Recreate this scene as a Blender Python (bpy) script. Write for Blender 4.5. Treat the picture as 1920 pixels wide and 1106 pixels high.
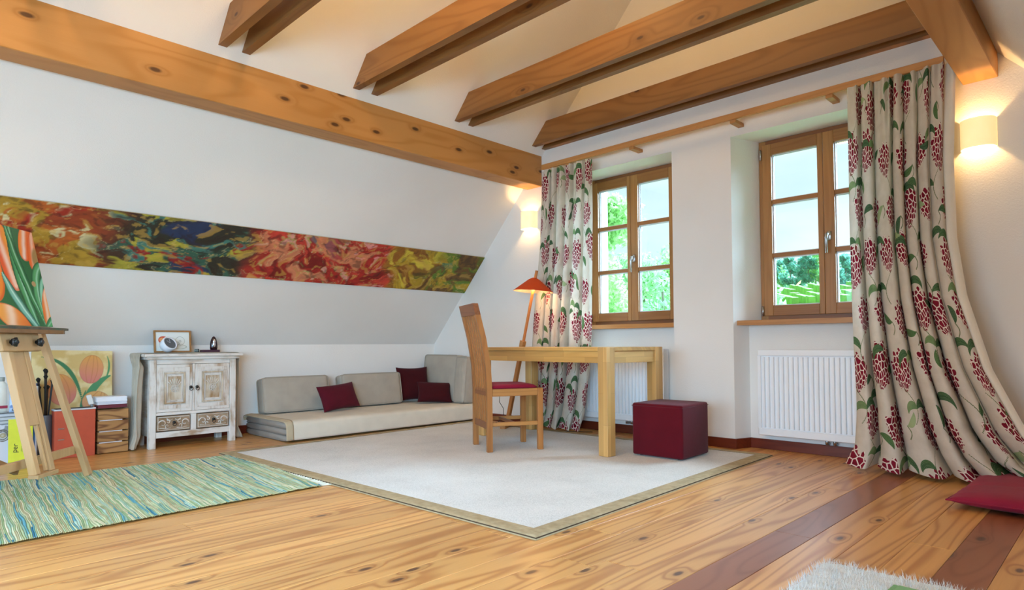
import bpy, bmesh, math, random
import numpy as np
from mathutils import Vector, Matrix, Euler

for _o in list(bpy.data.objects):
    bpy.data.objects.remove(_o, do_unlink=True)
SC = bpy.context.scene
COL = SC.collection
PI = math.pi
R = math.radians

# ------------------------------------------------------------------ camera, sky, lights, exposure
def setup():
    cam = bpy.data.cameras.new('camera'); co = bpy.data.objects.new('camera', cam); COL.objects.link(co)
    f, yaw, pitch, roll, cy = 1187.26, R(44.592), R(1.8094), R(-0.3073), 607.83
    cam.sensor_fit = 'HORIZONTAL'; cam.sensor_width = 36.0
    cam.lens = 36.0 * f / 1920.0
    cam.shift_x = 0.0
    cam.shift_y = (cy - 553.0) / 1920.0
    cam.clip_start = 0.02; cam.clip_end = 2000
    F = Vector((math.cos(yaw) * math.cos(pitch), math.sin(yaw) * math.cos(pitch), math.sin(pitch)))
    Rt = Vector((math.sin(yaw), -math.cos(yaw), 0)); U = Rt.cross(F)
    c, s = math.cos(roll), math.sin(roll)
    r2 = c * Rt + s * U; u2 = -s * Rt + c * U
    m = Matrix.Identity(4)
    for i in range(3):
        m[i][0] = r2[i]; m[i][1] = u2[i]; m[i][2] = -F[i]
    m.translation = Vector((0, 0, 0.77))
    co.matrix_world = m
    SC.camera = co
    vs = SC.view_settings
    vs.view_transform = 'Standard'; vs.look = 'None'; vs.gamma = 1.0
    vs.use_curve_mapping = False
    vs.exposure = 0.55
    SC.cycles.use_denoising = True
    SC.cycles.max_bounces = 8; SC.cycles.diffuse_bounces = 5; SC.cycles.glossy_bounces = 3
    SC.cycles.transparent_max_bounces = 12; SC.cycles.sample_clamp_indirect = 4.0
    SC.cycles.caustics_reflective = False; SC.cycles.caustics_refractive = False
    # bright overcast sky with soft broken cloud
    w = bpy.data.worlds.new('sky'); SC.world = w; w.use_nodes = True
    nt = w.node_tree; nt.nodes.clear()
    out = nt.nodes.new('ShaderNodeOutputWorld'); bg = nt.nodes.new('ShaderNodeBackground')
    tc = nt.nodes.new('ShaderNodeTexCoord'); mp = nt.nodes.new('ShaderNodeMapping')
    mp.inputs['Scale'].default_value = (1, 1, 3.0)
    nz = nt.nodes.new('ShaderNodeTexNoise'); nz.inputs['Scale'].default_value = 2.2
    nz.inputs['Detail'].default_value = 5; nz.inputs['Roughness'].default_value = 0.5
    cr = nt.nodes.new('ShaderNodeValToRGB')
    cr.color_ramp.elements[0].position = 0.36; cr.color_ramp.elements[0].color = (0.40, 0.57, 0.65, 1)
    cr.color_ramp.elements[1].position = 0.62; cr.color_ramp.elements[1].color = (0.60, 0.70, 0.73, 1)
    nt.links.new(tc.outputs['Generated'], mp.inputs['Vector']); nt.links.new(mp.outputs['Vector'], nz.inputs['Vector'])
    nt.links.new(nz.outputs['Fac'], cr.inputs['Fac']); nt.links.new(cr.outputs['Color'], bg.inputs['Color'])
    bg.inputs['Strength'].default_value = 1.2
    nt.links.new(bg.outputs['Background'], out.inputs['Surface'])
    return co

def area_light(name, loc, direction, sx, sy, power, color, spread=180):
    l = bpy.data.lights.new(name, 'AREA'); l.shape = 'RECTANGLE'; l.size = sx; l.size_y = sy
    l.energy = power; l.color = color; l.spread = R(spread)
    o = bpy.data.objects.new(name, l); COL.objects.link(o); o.location = loc
    o.rotation_euler = Vector(direction).to_track_quat('-Z', 'Y').to_euler()
    return o
def point_light(name, loc, power, color, radius=0.05, parent=None):
    l = bpy.data.lights.new(name, 'POINT'); l.energy = power; l.color = color; l.shadow_soft_size = radius
    o = bpy.data.objects.new(name, l); COL.objects.link(o); o.location = loc
    if parent: o.parent = parent
    return o

setup()
WARM = (1.0, 0.62, 0.30)
COOL = (0.40, 0.70, 1.0)
# assumed daylight area light at an unseen end wall opening behind the camera
area_light('assumed_end_daylight', (-2.9, 2.0, 0.95), (1, 0.22, -0.22), 3.6, 1.6, 50, COOL, 125)
for wx, wp in ((-0.75, 42), (-2.1, 34)):  # added cool fill panels inside the right slope, no window built there
    area_light('cool_side_fill', (wx, -0.20, 1.08), (0.60, 1, -0.50), 1.1, 0.9, wp, COOL, 105)
# bright hazy sky quarter facing the window gable
sl = bpy.data.lights.new('hazy_sun', 'SUN'); sl.energy = 30.0; sl.angle = R(55); sl.color = (0.50, 0.75, 1.0)
so = bpy.data.objects.new('hazy_sun', sl); COL.objects.link(so); so.location = (20, -20, 20)
so.rotation_euler = Vector((-0.88, 0.26, -0.46)).to_track_quat('-Z', 'Y').to_euler()
# assumed warm point lights above the tie beams, no lamps built
for lx, lp in ((0.45, 24), (1.7, 21), (2.95, 5)):
    point_light('assumed_tie_beam_light', (lx, 2.32, 3.15), lp, (1.0, 0.60, 0.24), 0.12)

# added warm fill lights behind the camera, without fixtures, to warm the upper slope
for lp in ((-2.9, 4.6, 1.95), (-2.9, 0.3, 1.95), (-0.9, 0.35, 2.15)):
    point_light('rear_warm_fill', lp, 13, (1.0, 0.60, 0.26), 0.09)

# ------------------------------------------------------------------ colour and material helpers
def hx(h, a=1.0):
    h = h.lstrip('#'); v = [int(h[i:i + 2], 16) / 255 for i in (0, 2, 4)]
    return tuple((x / 12.92 if x <= 0.04045 else ((x + 0.055) / 1.055) ** 2.4) for x in v) + (a,)
class NT:
    def __init__(s, name, rough=0.6, spec=0.5):
        s.m = bpy.data.materials.new(name); s.m.use_nodes = True; s.t = s.m.node_tree; s.t.nodes.clear()
        s.out = s.n('ShaderNodeOutputMaterial'); s.b = s.n('ShaderNodeBsdfPrincipled')
        s.b.inputs['Roughness'].default_value = rough
        s.b.inputs['Specular IOR Level'].default_value = spec
        s.l(s.b.outputs[0], s.out.inputs['Surface'])
    def n(s, k, **kw):
        nd = s.t.nodes.new(k)
        for a, b in kw.items(): setattr(nd, a, b)
        return nd
    def l(s, a, b): s.t.links.new(a, b)
    def put(s, sock, v):
        if isinstance(v, bpy.types.NodeSocket): s.l(v, sock)
        else: sock.default_value = v
    def math(s, op, a, b=0.0, c=None, clamp=False):
        nd = s.n('ShaderNodeMath', operation=op); nd.use_clamp = clamp
        s.put(nd.inputs[0], a); s.put(nd.inputs[1], b)
        if c is not None: s.put(nd.inputs[2], c)
        return nd.outputs[0]
    def coord(s, scale=(1, 1, 1), kind='Object', rnd=0.0, loc=(0, 0, 0), rot=(0, 0, 0)):
        tc = s.n('ShaderNodeTexCoord'); v = tc.outputs[kind]
        if rnd:
            oi = s.n('ShaderNodeObjectInfo'); vm = s.n('ShaderNodeVectorMath', operation='MULTIPLY_ADD')
            cb = s.n('ShaderNodeCombineXYZ')
            s.l(oi.outputs['Random'], cb.inputs[0]); s.l(s.math('FRACT', s.math('MULTIPLY', oi.outputs['Random'], 7.3)), cb.inputs[1])
            s.l(s.math('FRACT', s.math('MULTIPLY', oi.outputs['Random'], 13.7)), cb.inputs[2])
            s.l(cb.outputs[0], vm.inputs[0]); vm.inputs[1].default_value = (rnd, rnd, rnd); s.l(v, vm.inputs[2]); v = vm.outputs[0]
        mp = s.n('ShaderNodeMapping'); mp.inputs['Scale'].default_value = scale; mp.inputs['Location'].default_value = loc
        mp.inputs['Rotation'].default_value = rot
        s.l(v, mp.inputs['Vector']); return mp.outputs[0]
    def noise(s, v, scale=5, detail=2, rough=0.5, dist=0.0):
        nd = s.n('ShaderNodeTexNoise'); s.l(v, nd.inputs['Vector'])
        nd.inputs['Scale'].default_value = scale; nd.inputs['Detail'].default_value = detail
        nd.inputs['Roughness'].default_value = rough; nd.inputs['Distortion'].default_value = dist
        return nd.outputs['Fac']
    def ramp(s, fac, stops):
        nd = s.n('ShaderNodeValToRGB'); e = nd.color_ramp.elements
        while len(e) < len(stops): e.new(0.5)
        for i, (p, c) in enumerate(stops):
            e[i].position = p; e[i].color = c if len(c) == 4 else (*c, 1)
        s.l(fac, nd.inputs['Fac']); return nd.outputs['Color']
    def mix(s, fac, a, b, mode='MIX'):
        nd = s.n('ShaderNodeMix'); nd.data_type = 'RGBA'; nd.blend_type = mode
        s.put(nd.inputs['Factor'], fac); s.put(nd.inputs['A'], a); s.put(nd.inputs['B'], b)
        return nd.outputs['Result']
    def bump(s, h, strength=0.2, dist=0.01, normal=None):
        nd = s.n('ShaderNodeBump'); nd.inputs['Strength'].default_value = strength; nd.inputs['Distance'].default_value = dist
        s.l(h, nd.inputs['Height'])
        if normal: s.l(normal, nd.inputs['Normal'])
        s.l(nd.outputs[0], s.b.inputs['Normal']); return nd.outputs[0]
    def color(s, c): s.put(s.b.inputs['Base Color'], c)
    def attr(s, name):
        nd = s.n('ShaderNodeAttribute'); nd.attribute_name = name; return nd

def plain(name, col, rough=0.6, bump=0.0, bscale=60, var=0.06, spec=0.5, metal=0.0, emit=None, sheen=0.0):
    n = NT(name, rough, spec); c = hx(col); v = n.coord(rnd=3.0)
    f = n.noise(v, bscale * 0.25, 3)
    d = tuple(x * (1 - var) for x in c[:3]) + (1,); e = tuple(min(1, x * (1 + var)) for x in c[:3]) + (1,)
    n.color(n.ramp(f, [(0.3, d), (0.7, e)]))
    n.b.inputs['Metallic'].default_value = metal
    if sheen: n.b.inputs['Sheen Weight'].default_value = sheen
    if bump: n.bump(n.noise(v, bscale, 4), bump, 0.004)
    if emit:
        n.b.inputs['Emission Color'].default_value = hx(emit[0]); n.b.inputs['Emission Strength'].default_value = emit[1]
    return n.m

def wood(name, axis, light, mid, dark, rough=0.45, rings=9.0, cs=7.0, ls=0.7, knots=0.5, knot_col='#3a1c0c', kscale=3.2,
         var=0.12, ringstr=0.5, perobj=0.0, staves=0.0, bump=0.06, coat=0.0, kflat=None, ksel=0.42):
    """pine / beech style grain running along the given object axis"""
    n = NT(name, rough)
    sc = [cs, cs, cs]; sc[axis] = ls
    v = n.coord(tuple(sc), rnd=23.0)
    base = n.noise(v, 1.0, 0.6, 0.4, 0.12)
    # knots
    ks = [kscale * 1.0] * 3; ks[axis] = kscale * 0.42
    kv = n.coord(tuple(ks), rnd=17.0)
    vo = n.n('ShaderNodeTexVoronoi'); vo.inputs['Scale'].default_value = 1.0
    if kflat is not None:
        vo.voronoi_dimensions = '2D'; s3 = n.n('ShaderNodeSeparateXYZ'); n.l(kv, s3.inputs[0]); c3 = n.n('ShaderNodeCombineXYZ')
        oth = [i for i in range(3) if i not in (axis, kflat)][0]; n.l(s3.outputs[axis], c3.inputs[0]); n.l(s3.outputs[oth], c3.inputs[1]); kv = c3.outputs[0]
    n.l(kv, vo.inputs['Vector'])
    vo.inputs['Randomness'].default_value = 1.0
    dist = vo.outputs['Distance']
    near = n.n('ShaderNodeMapRange'); n.l(dist, near.inputs[0]); near.inputs[1].default_value = 0.0; near.inputs[2].default_value = 0.30
    near.inputs[3].default_value = 1.0; near.inputs[4].default_value = 0.0; near.interpolation_type = 'SMOOTHSTEP'
    sp = n.n('ShaderNodeSeparateColor'); n.l(vo.outputs['Color'], sp.inputs[0])
    sel = n.math('GREATER_THAN', sp.outputs[0], ksel)
    ph = n.math('MULTIPLY_ADD', n.math('MULTIPLY', near.outputs[0], sel), 0.22 if knots else 0.0, base)
    rg = n.math('SINE', n.math('MULTIPLY', ph, rings * 6.283))
    rg = n.math('MULTIPLY_ADD', rg, 0.5, 0.5)
    rg = n.math('POWER', rg, 3.0)
    fs = [160.0] * 3; fs[axis] = 5.0
    fib = n.noise(n.coord(tuple(fs), rnd=23.0), 1.0, 3, 0.6)
    low = n.noise(n.coord(tuple([2.5 if i != axis else 0.5 for i in range(3)]), rnd=23.0), 1.0, 2)
    c = n.mix(rg, hx(light), hx(mid)) if ringstr >= 1 else n.mix(n.math('MULTIPLY', rg, ringstr), hx(light), hx(mid))
    c = n.mix(n.math('MULTIPLY', fib, 0.30), c, hx(mid))
    lo = n.ramp(low, [(0.3, (1 - var,) * 3), (0.7, (1 + var,) * 3)])
    c = n.mix(1.0, c, lo, 'MULTIPLY')
    if staves:
        bs = n.n('ShaderNodeTexBrick'); sw = n.coord((1, 1, 1))
        if axis == 1:
            sx = n.n('ShaderNodeSeparateXYZ'); n.l(sw, sx.inputs[0]); cb = n.n('ShaderNodeCombineXYZ')
            n.l(sx.outputs[1], cb.inputs[0]); n.l(n.math('ADD', sx.outputs[0], sx.outputs[2]), cb.inputs[1]); sw = cb.outputs[0]
        elif axis == 2:
            sx = n.n('ShaderNodeSeparateXYZ'); n.l(sw, sx.inputs[0]); cb = n.n('ShaderNodeCombineXYZ')
            n.l(sx.outputs[2], cb.inputs[0]); n.l(n.math('ADD', sx.outputs[0], sx.outputs[1]), cb.inputs[1]); sw = cb.outputs[0]
        else:
            sx = n.n('ShaderNodeSeparateXYZ'); n.l(sw, sx.inputs[0]); cb = n.n('ShaderNodeCombineXYZ')
            n.l(sx.outputs[0], cb.inputs[0]); n.l(n.math('ADD', sx.outputs[1], sx.outputs[2]), cb.inputs[1]); sw = cb.outputs[0]
        n.l(sw, bs.inputs['Vector']); bs.inputs['Scale'].default_value = 1.0
        bs.inputs['Brick Width'].default_value = 0.42; bs.inputs['Row Height'].default_value = staves
        bs.inputs['Mortar Size'].default_value = 0.0006; bs.inputs['Mortar'].default_value = (0.55, 0.5, 0.45, 1)
        bs.inputs['Color1'].default_value = (0.84, 0.80, 0.74, 1); bs.inputs['Color2'].default_value = (1.12, 1.1, 1.06, 1)
        c = n.mix(1.0, c, bs.outputs['Color'], 'MULTIPLY')
    if perobj:
        oi = n.n('ShaderNodeObjectInfo')
        t = n.ramp(oi.outputs['Random'], [(0.0, (1 - perobj, 1 - perobj * 1.2, 1 - perobj * 1.4)), (0.5, (1, 1, 1)), (1.0, (1 + perobj * 0.7,) * 3)])
        c = n.mix(1.0, c, t, 'MULTIPLY')
    if knots:
        kn = n.n('ShaderNodeMapRange'); n.l(dist, kn.inputs[0]); kn.inputs[1].default_value = 0.045 * knots * 1.6; kn.inputs[2].default_value = 0.085 * knots * 1.6
        kn.inputs[3].default_value = 1.0; kn.inputs[4].default_value = 0.0
        kk = n.math('MULTIPLY', kn.outputs[0], sel)
        halo = n.math('MULTIPLY', n.math('MULTIPLY', near.outputs[0], sel), 0.35)
        c = n.mix(halo, c, hx(dark)); c = n.mix(n.math('MULTIPLY', kk, 0.88), c, hx(knot_col))
    n.color(c)
    n.bump(n.math('ADD', fib, n.math('MULTIPLY', rg, 0.4)), bump, 0.002)
    if coat:
        n.b.inputs['Coat Weight'].default_value = coat; n.b.inputs['Coat Roughness'].default_value = 0.22
    return n.m

def fabric(name, col, var=0.10, weave=900, bump=0.25, sheen=0.05, rough=0.9):
    n = NT(name, rough, 0.2); c = hx(col)
    v = n.coord((weave, weave, weave), rnd=3.0)
    w = n.noise(v, 1.0, 2); lo = n.noise(n.coord(rnd=3.0), 9, 3)
    f = n.math('MULTIPLY_ADD', lo, 0.6, n.math('MULTIPLY', w, 0.4))
    n.color(n.ramp(f, [(0.35, tuple(x * (1 - var) for x in c[:3])), (0.65, tuple(min(1, x * (1 + var)) for x in c[:3]))]))
    n.bump(n.math('MULTIPLY_ADD', n.noise(n.coord(rnd=3.0), 22, 3), 2.0, w), bump, 0.003)
    n.b.inputs['Sheen Weight'].default_value = sheen
    return n.m

def paint_mat(name, rough=0.55, bump=0.15):
    """flat picture whose pigment is stored per vertex"""
    n = NT(name, rough); a = n.attr('pigment'); n.color(a.outputs['Color'])
    n.bump(n.noise(n.coord(), 180, 4, 0.6), bump, 0.002)
    return n.m

# ------------------------------------------------------------------ mesh helpers
class MB:
    def __init__(s): s.v = []; s.f = []
    def add(s, vs, fs):
        o = len(s.v); s.v += [tuple(p) for p in vs]; s.f += [tuple(i + o for i in f) for f in fs]; return s
    def box(s, x0, x1, y0, y1, z0, z1, b=0.0, M=None):
        x0, x1 = sorted((x0, x1)); y0, y1 = sorted((y0, y1)); z0, z1 = sorted((z0, z1))
        if b <= 0 or min(x1 - x0, y1 - y0, z1 - z0) < 2.2 * b:
            vs = [(x, y, z) for z in (z0, z1) for y in (y0, y1) for x in (x0, x1)]
            fs = [(0, 2, 3, 1), (4, 5, 7, 6), (0, 1, 5, 4), (2, 6, 7, 3), (0, 4, 6, 2), (1, 3, 7, 5)]
        else:  # chamfered box: 24 verts
            vs = []; idx = {}
            for sx in (0, 1):
                for sy in (0, 1):
                    for sz in (0, 1):
                        for ax in range(3):
                            p = [(x0, x1)[sx], (y0, y1)[sy], (z0, z1)[sz]]
                            for a2, sg in ((0, sx), (1, sy), (2, sz)):
                                if a2 != ax: p[a2] += b * (1 - 2 * sg)
                            idx[(sx, sy, sz, ax)] = len(vs); vs.append(tuple(p))
            fs = []
            for ax in range(3):
                o = [a2 for a2 in range(3) if a2 != ax]
                for sg in (0, 1):
                    q = []
                    for (i, j) in ((0, 0), (1, 0), (1, 1), (0, 1)):
                        k = [0, 0, 0]; k[ax] = sg; k[o[0]] = i; k[o[1]] = j; q.append(idx[(*k, ax)])
                    flip = (sg == 0) != (ax == 1)
                    fs.append(tuple(reversed(q)) if flip else tuple(q))
            for ax in range(3):  # edges
                o = [a2 for a2 in range(3) if a2 != ax]
                for i in (0, 1):
                    for j in (0, 1):
                        q = []
                        for (e, a3) in ((0, o[0]), (1, o[0]), (1, o[1]), (0, o[1])):
                            k = [0, 0, 0]; k[ax] = e; k[o[0]] = i; k[o[1]] = j; q.append(idx[(*k, a3)])
                        fs.append(tuple(q))
            for sx in (0, 1):
                for sy in (0, 1):
                    for sz in (0, 1):
                        fs.append(tuple(idx[(sx, sy, sz, a)] for a in range(3)))
        if M is not None: vs = [tuple(M @ Vector(p)) for p in vs]
        return s.add(vs, fs)
    def prism(s, pts, a0, a1, axis=2):
        """extrude a 2D polygon along an axis; pts are the other two axes in order"""
        k = len(pts)
        def P(p, a):
            return (a, p[0], p[1]) if axis == 0 else (p[0], a, p[1]) if axis == 1 else (p[0], p[1], a)
        vs = [P(p, a0) for p in pts] + [P(p, a1) for p in pts]
        fs = [tuple(range(k - 1, -1, -1)), tuple(range(k, 2 * k))] + [(i, (i + 1) % k, k + (i + 1) % k, k + i) for i in range(k)]
        return s.add(vs, fs)
    def tube(s, pts, r, seg=8, cap=True):
        pts = [Vector(p) for p in pts]; k = len(pts)
        rr = r if isinstance(r, (list, tuple)) else [r] * k
        rings = []; up = Vector((0, 0, 1)); prev = None
        for i, p in enumerate(pts):
            t = (pts[min(i + 1, k - 1)] - pts[max(i - 1, 0)]).normalized()
            if prev is None:
                a = t.cross(up if abs(t.z) < 0.9 else Vector((1, 0, 0))).normalized()
            else:
                a = (prev - t * prev.dot(t)).normalized()
            prev = a; b = t.cross(a)
            rings.append([p + (a * math.cos(2 * PI * j / seg) + b * math.sin(2 * PI * j / seg)) * rr[i] for j in range(seg)])
        vs = [q for rg in rings for q in rg]
        fs = [(i * seg + j, i * seg + (j + 1) % seg, (i + 1) * seg + (j + 1) % seg, (i + 1) * seg + j) for i in range(k - 1) for j in range(seg)]
        if cap: fs += [tuple(range(seg - 1, -1, -1)), tuple((k - 1) * seg + j for j in range(seg))]
        return s.add(vs, fs)
    def bar(s, p0, p1, w, h, side=None, b=0.0):
        """square bar between two points; side = vector giving the w direction"""
        p0, p1 = Vector(p0), Vector(p1); t = (p1 - p0); L = t.length; t.normalize()
        a = Vector(side) if side is not None else t.cross(Vector((0, 0, 1)))
        a = (a - t * a.dot(t)).normalized(); c = t.cross(a)
        M = Matrix((a, c, t)).transposed().to_4x4(); M.translation = p0
        return s.box(-w / 2, w / 2, -h / 2, h / 2, 0, L, b, M)
    def lathe(s, prof, seg=24, M=None, cap=True):
        k = len(prof); vs = [(r * math.cos(2 * PI * j / seg), r * math.sin(2 * PI * j / seg), z) for r, z in prof for j in range(seg)]
        fs = [(i * seg + j, i * seg + (j + 1) % seg, (i + 1) * seg + (j + 1) % seg, (i + 1) * seg + j) for i in range(k - 1) for j in range(seg)]
        if cap:
            if prof[0][0] > 1e-6: fs.append(tuple(range(seg - 1, -1, -1)))
            if prof[-1][0] > 1e-6: fs.append(tuple((k - 1) * seg + j for j in range(seg)))
        if M is not None: vs = [tuple(M @ Vector(p)) for p in vs]
        return s.add(vs, fs)
    def grid(s, P, nu, nv, closed=False):
        vs = [P(i / (nu - 1), j / (nv - 1)) for j in range(nv) for i in range(nu)]
        fs = [(j * nu + i, j * nu + i + 1, (j + 1) * nu + i + 1, (j + 1) * nu + i) for j in range(nv - 1) for i in range(nu - 1)]
        return s.add(vs, fs)
    def build(s, name, mat, parent=None, smooth=False, loc=None, rot=None, recalc=True, weld=0.0):
        me = bpy.data.meshes.new(name); me.from_pydata(s.v, [], s.f)
        if recalc or weld:
            bm = bmesh.new(); bm.from_mesh(me)
            if weld: bmesh.ops.remove_doubles(bm, verts=bm.verts, dist=weld)
            bmesh.ops.recalc_face_normals(bm, faces=bm.faces); bm.to_mesh(me); bm.free()
        if smooth:
            me.polygons.foreach_set('use_smooth', [True] * len(me.polygons))
        me.materials.append(mat); me.update()
        o = bpy.data.objects.new(name, me); COL.objects.link(o)
        if parent is not None: o.parent = parent
        if loc is not None: o.location = loc
        if rot is not None: o.rotation_euler = rot
        return o
def smooth_by_angle(o, ang=40):
    me = o.data; me.polygons.foreach_set('use_smooth', [True] * len(me.polygons))
    me.set_sharp_from_angle(angle=R(ang)); return o
def tag(o, label, cat, group=None, kind=None):
    o['label'] = label; o['category'] = cat
    if group: o['group'] = group
    if kind: o['kind'] = kind
    return o
def empty(name, loc=(0, 0, 0), rot=(0, 0, 0)):
    o = bpy.data.objects.new(name, None); COL.objects.link(o); o.location = loc; o.rotation_euler = rot
    o.empty_display_size = 0.05; return o
def struct(o, label=None):
    o['kind'] = 'structure'
    if label: o['label'] = label
    return o
def npmesh(name, V, nu, nv, mat, parent=None, smooth=True, attrs=None, flip=False, loc=None, rot=None):
    """grid mesh from an array V of nv*nu points"""
    V = np.asarray(V, dtype=np.float32).reshape(-1, 3)
    j, i = np.meshgrid(np.arange(nv - 1), np.arange(nu - 1), indexing='ij')
    a = (j * nu + i).ravel(); q = np.stack([a, a + 1, a + 1 + nu, a + nu], 1)
    if flip: q = q[:, ::-1]
    me = bpy.data.meshes.new(name); me.vertices.add(len(V)); me.vertices.foreach_set('co', V.ravel())
    me.loops.add(q.size); me.loops.foreach_set('vertex_index', q.ravel().astype(np.int32))
    me.polygons.add(len(q)); me.polygons.foreach_set('loop_start', np.arange(0, q.size, 4, dtype=np.int32))
    me.polygons.foreach_set('loop_total', np.full(len(q), 4, dtype=np.int32))
    me.update(calc_edges=True)
    if smooth: me.polygons.foreach_set('use_smooth', np.ones(len(q), dtype=bool))
    for k, arr in (attrs or {}).items():
        arr = np.asarray(arr, dtype=np.float32)
        if arr.shape[-1] == 4:
            at = me.attributes.new(k, 'FLOAT_COLOR', 'POINT'); at.data.foreach_set('color', arr.ravel())
        else:
            at = me.attributes.new(k, 'FLOAT_VECTOR', 'POINT'); at.data.foreach_set('vector', arr.ravel())
    me.materials.append(mat)
    o = bpy.data.objects.new(name, me); COL.objects.link(o)
    if parent is not None: o.parent = parent
    if loc is not None: o.location = loc
    if rot is not None: o.rotation_euler = rot
    return o

# numpy value noise
def vnoise(x, y, seed=0):
    rs = np.random.RandomState(seed); T = rs.rand(64, 64)
    xi = np.floor(x).astype(int); yi = np.floor(y).astype(int); fx = x - xi; fy = y - yi
    fx = fx * fx * (3 - 2 * fx); fy = fy * fy * (3 - 2 * fy)
    g = lambda a, b: T[a % 64, b % 64]
    return (g(xi, yi) * (1 - fx) + g(xi + 1, yi) * fx) * (1 - fy) + (g(xi, yi + 1) * (1 - fx) + g(xi + 1, yi + 1) * fx) * fy
def fbm(x, y, seed=0, oct=4):
    s = 0; a = 0.5; t = 0
    for k in range(oct):
        s = s + a * vnoise(x * 2 ** k, y * 2 ** k, seed + k); t += a; a *= 0.5
    return s / t
def sstep(a, b, x):
    t = np.clip((x - a) / (b - a), 0, 1); return t * t * (3 - 2 * t)
def blend(C, col, m):
    col = np.array(hx(col)[:3]); return C * (1 - m[..., None]) + col * m[..., None]
def rgba(C): return np.concatenate([C, np.ones(C.shape[:-1] + (1,))], -1)
def picture(name, w, h, res, paint, mat, parent=None, loc=None, rot=None):
    """a flat painted face in its own xz plane (x right, z up, facing -y), pigment from paint(u, v)"""
    nu = int(w / res) + 2; nv = int(h / res) + 2
    u, v = np.meshgrid(np.linspace(0, 1, nu), np.linspace(0, 1, nv))
    V = np.stack([(u - 0.5) * w, np.zeros_like(u), v * h], -1)
    return npmesh(name, V, nu, nv, mat, parent, False, {'pigment': rgba(paint(u, v)).reshape(-1, 4)}, loc=loc, rot=rot)

# ------------------------------------------------------------------ shared materials
M = {}
def wall_mat():
    n = NT('wall_plaster', 0.9, 0.2)
    v = n.coord()
    n.color(n.ramp(n.noise(v, 1.3, 3), [(0.3, hx('#e6e3dd')[:3]), (0.7, hx('#ebe8e3')[:3])]))
    n.bump(n.noise(v, 130, 4, 0.6), 0.35, 0.004); return n.m
M['wall'] = wall_mat()
M['beamx'] = wood('spruce_glulam', 0, '#c08a4c', '#a8702f', '#7c4a1c', 0.5, rings=6, cs=6, ls=1.0, knots=0.8, kscale=6.5, kflat=1, ksel=.45, knot_col='#3c1c0a', ringstr=0.55, staves=0)
M['tiey'] = wood('spruce_tie_beam', 1, '#8c6030', '#74491c', '#522d0e', 0.5, rings=7, cs=6.5, ls=0.8, knots=0.45, kscale=5.0, kflat=0, ksel=.6, ringstr=0.6)
M['rod'] = wood('curtain_lath_wood', 1, '#c08a50', '#a8703a', '#7a4a20', 0.5, knots=0, ringstr=0.4)
M['frame_v'] = wood('larch_window_upright', 2, '#ad7a44', '#94622f', '#6b4018', 0.4, rings=5, cs=16, ls=1.0, knots=0, ringstr=0.45)
M['frame_h'] = wood('larch_window_rail', 1, '#a26d3a', '#885527', '#633b18', 0.4, rings=5, cs=16, ls=1.0, knots=0, ringstr=0.45)
M['frame_d'] = wood('larch_window_frame_dark', 1, '#8a5730', '#6d4020', '#4d2a12', 0.4, rings=5, cs=16, ls=1.0, knots=0, ringstr=0.45)
M['skirt'] = wood('red_stained_skirting', 1, '#6e2c17', '#5a1f10', '#3d120a', 0.35, rings=5, cs=14, ls=0.8, knots=0, ringstr=0.7)
M['skirtx'] = wood('red_stained_skirting_long', 0, '#6e2c17', '#5a1f10', '#3d120a', 0.35, rings=5, cs=14, ls=0.8, knots=0, ringstr=0.7)
M['plank'] = wood('larch_floor_board', 0, '#e0ab66', '#ab6a30', '#7c471c', 0.36, rings=7, cs=9.0, ls=0.6, knots=0.66, kscale=6.5, kflat=2, ksel=.74, ringstr=0.72, perobj=0.10, knot_col='#4b2a1c', bump=0.05, coat=0.25, var=0.10)
M['plank_red'] = wood('larch_floor_board_red', 0, '#9a6042', '#7f452a', '#5d301a', 0.36, rings=7, cs=6.5, ls=1.3, knots=0.8, kscale=6.0, kflat=2, ksel=.6, ringstr=0.6, perobj=0.05, knot_col='#4a2a25', bump=0.05, coat=0.25)
M['subfloor'] = plain('dark_joint', '#3a2012', 0.9)
M['enamel'] = plain('radiator_enamel', '#eef0f2', 0.35, var=0.01)
M['steel'] = plain('brushed_steel', '#b9bcc0', 0.3, metal=1.0)
M['black'] = plain('black_plastic', '#141414', 0.4)

# ------------------------------------------------------------------ the room
GX, KY, KZ, SL = 4.45, 5.612, 0.777, 1.085       # gable plane, knee wall, knee height, roof slope
RY = 2.316; RZ = KZ + SL * (KY - RY); KR = RY - (KY - RY)
XB = -3.2
NICHE = {1: (2.595, 3.735), 2: (0.965, 2.105)}    # niche mouth in the gable
WIN = {1: (2.690, 3.620), 2: (1.055, 2.012)}      # window frame inside the niche
SILLZ = 0.935

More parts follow.
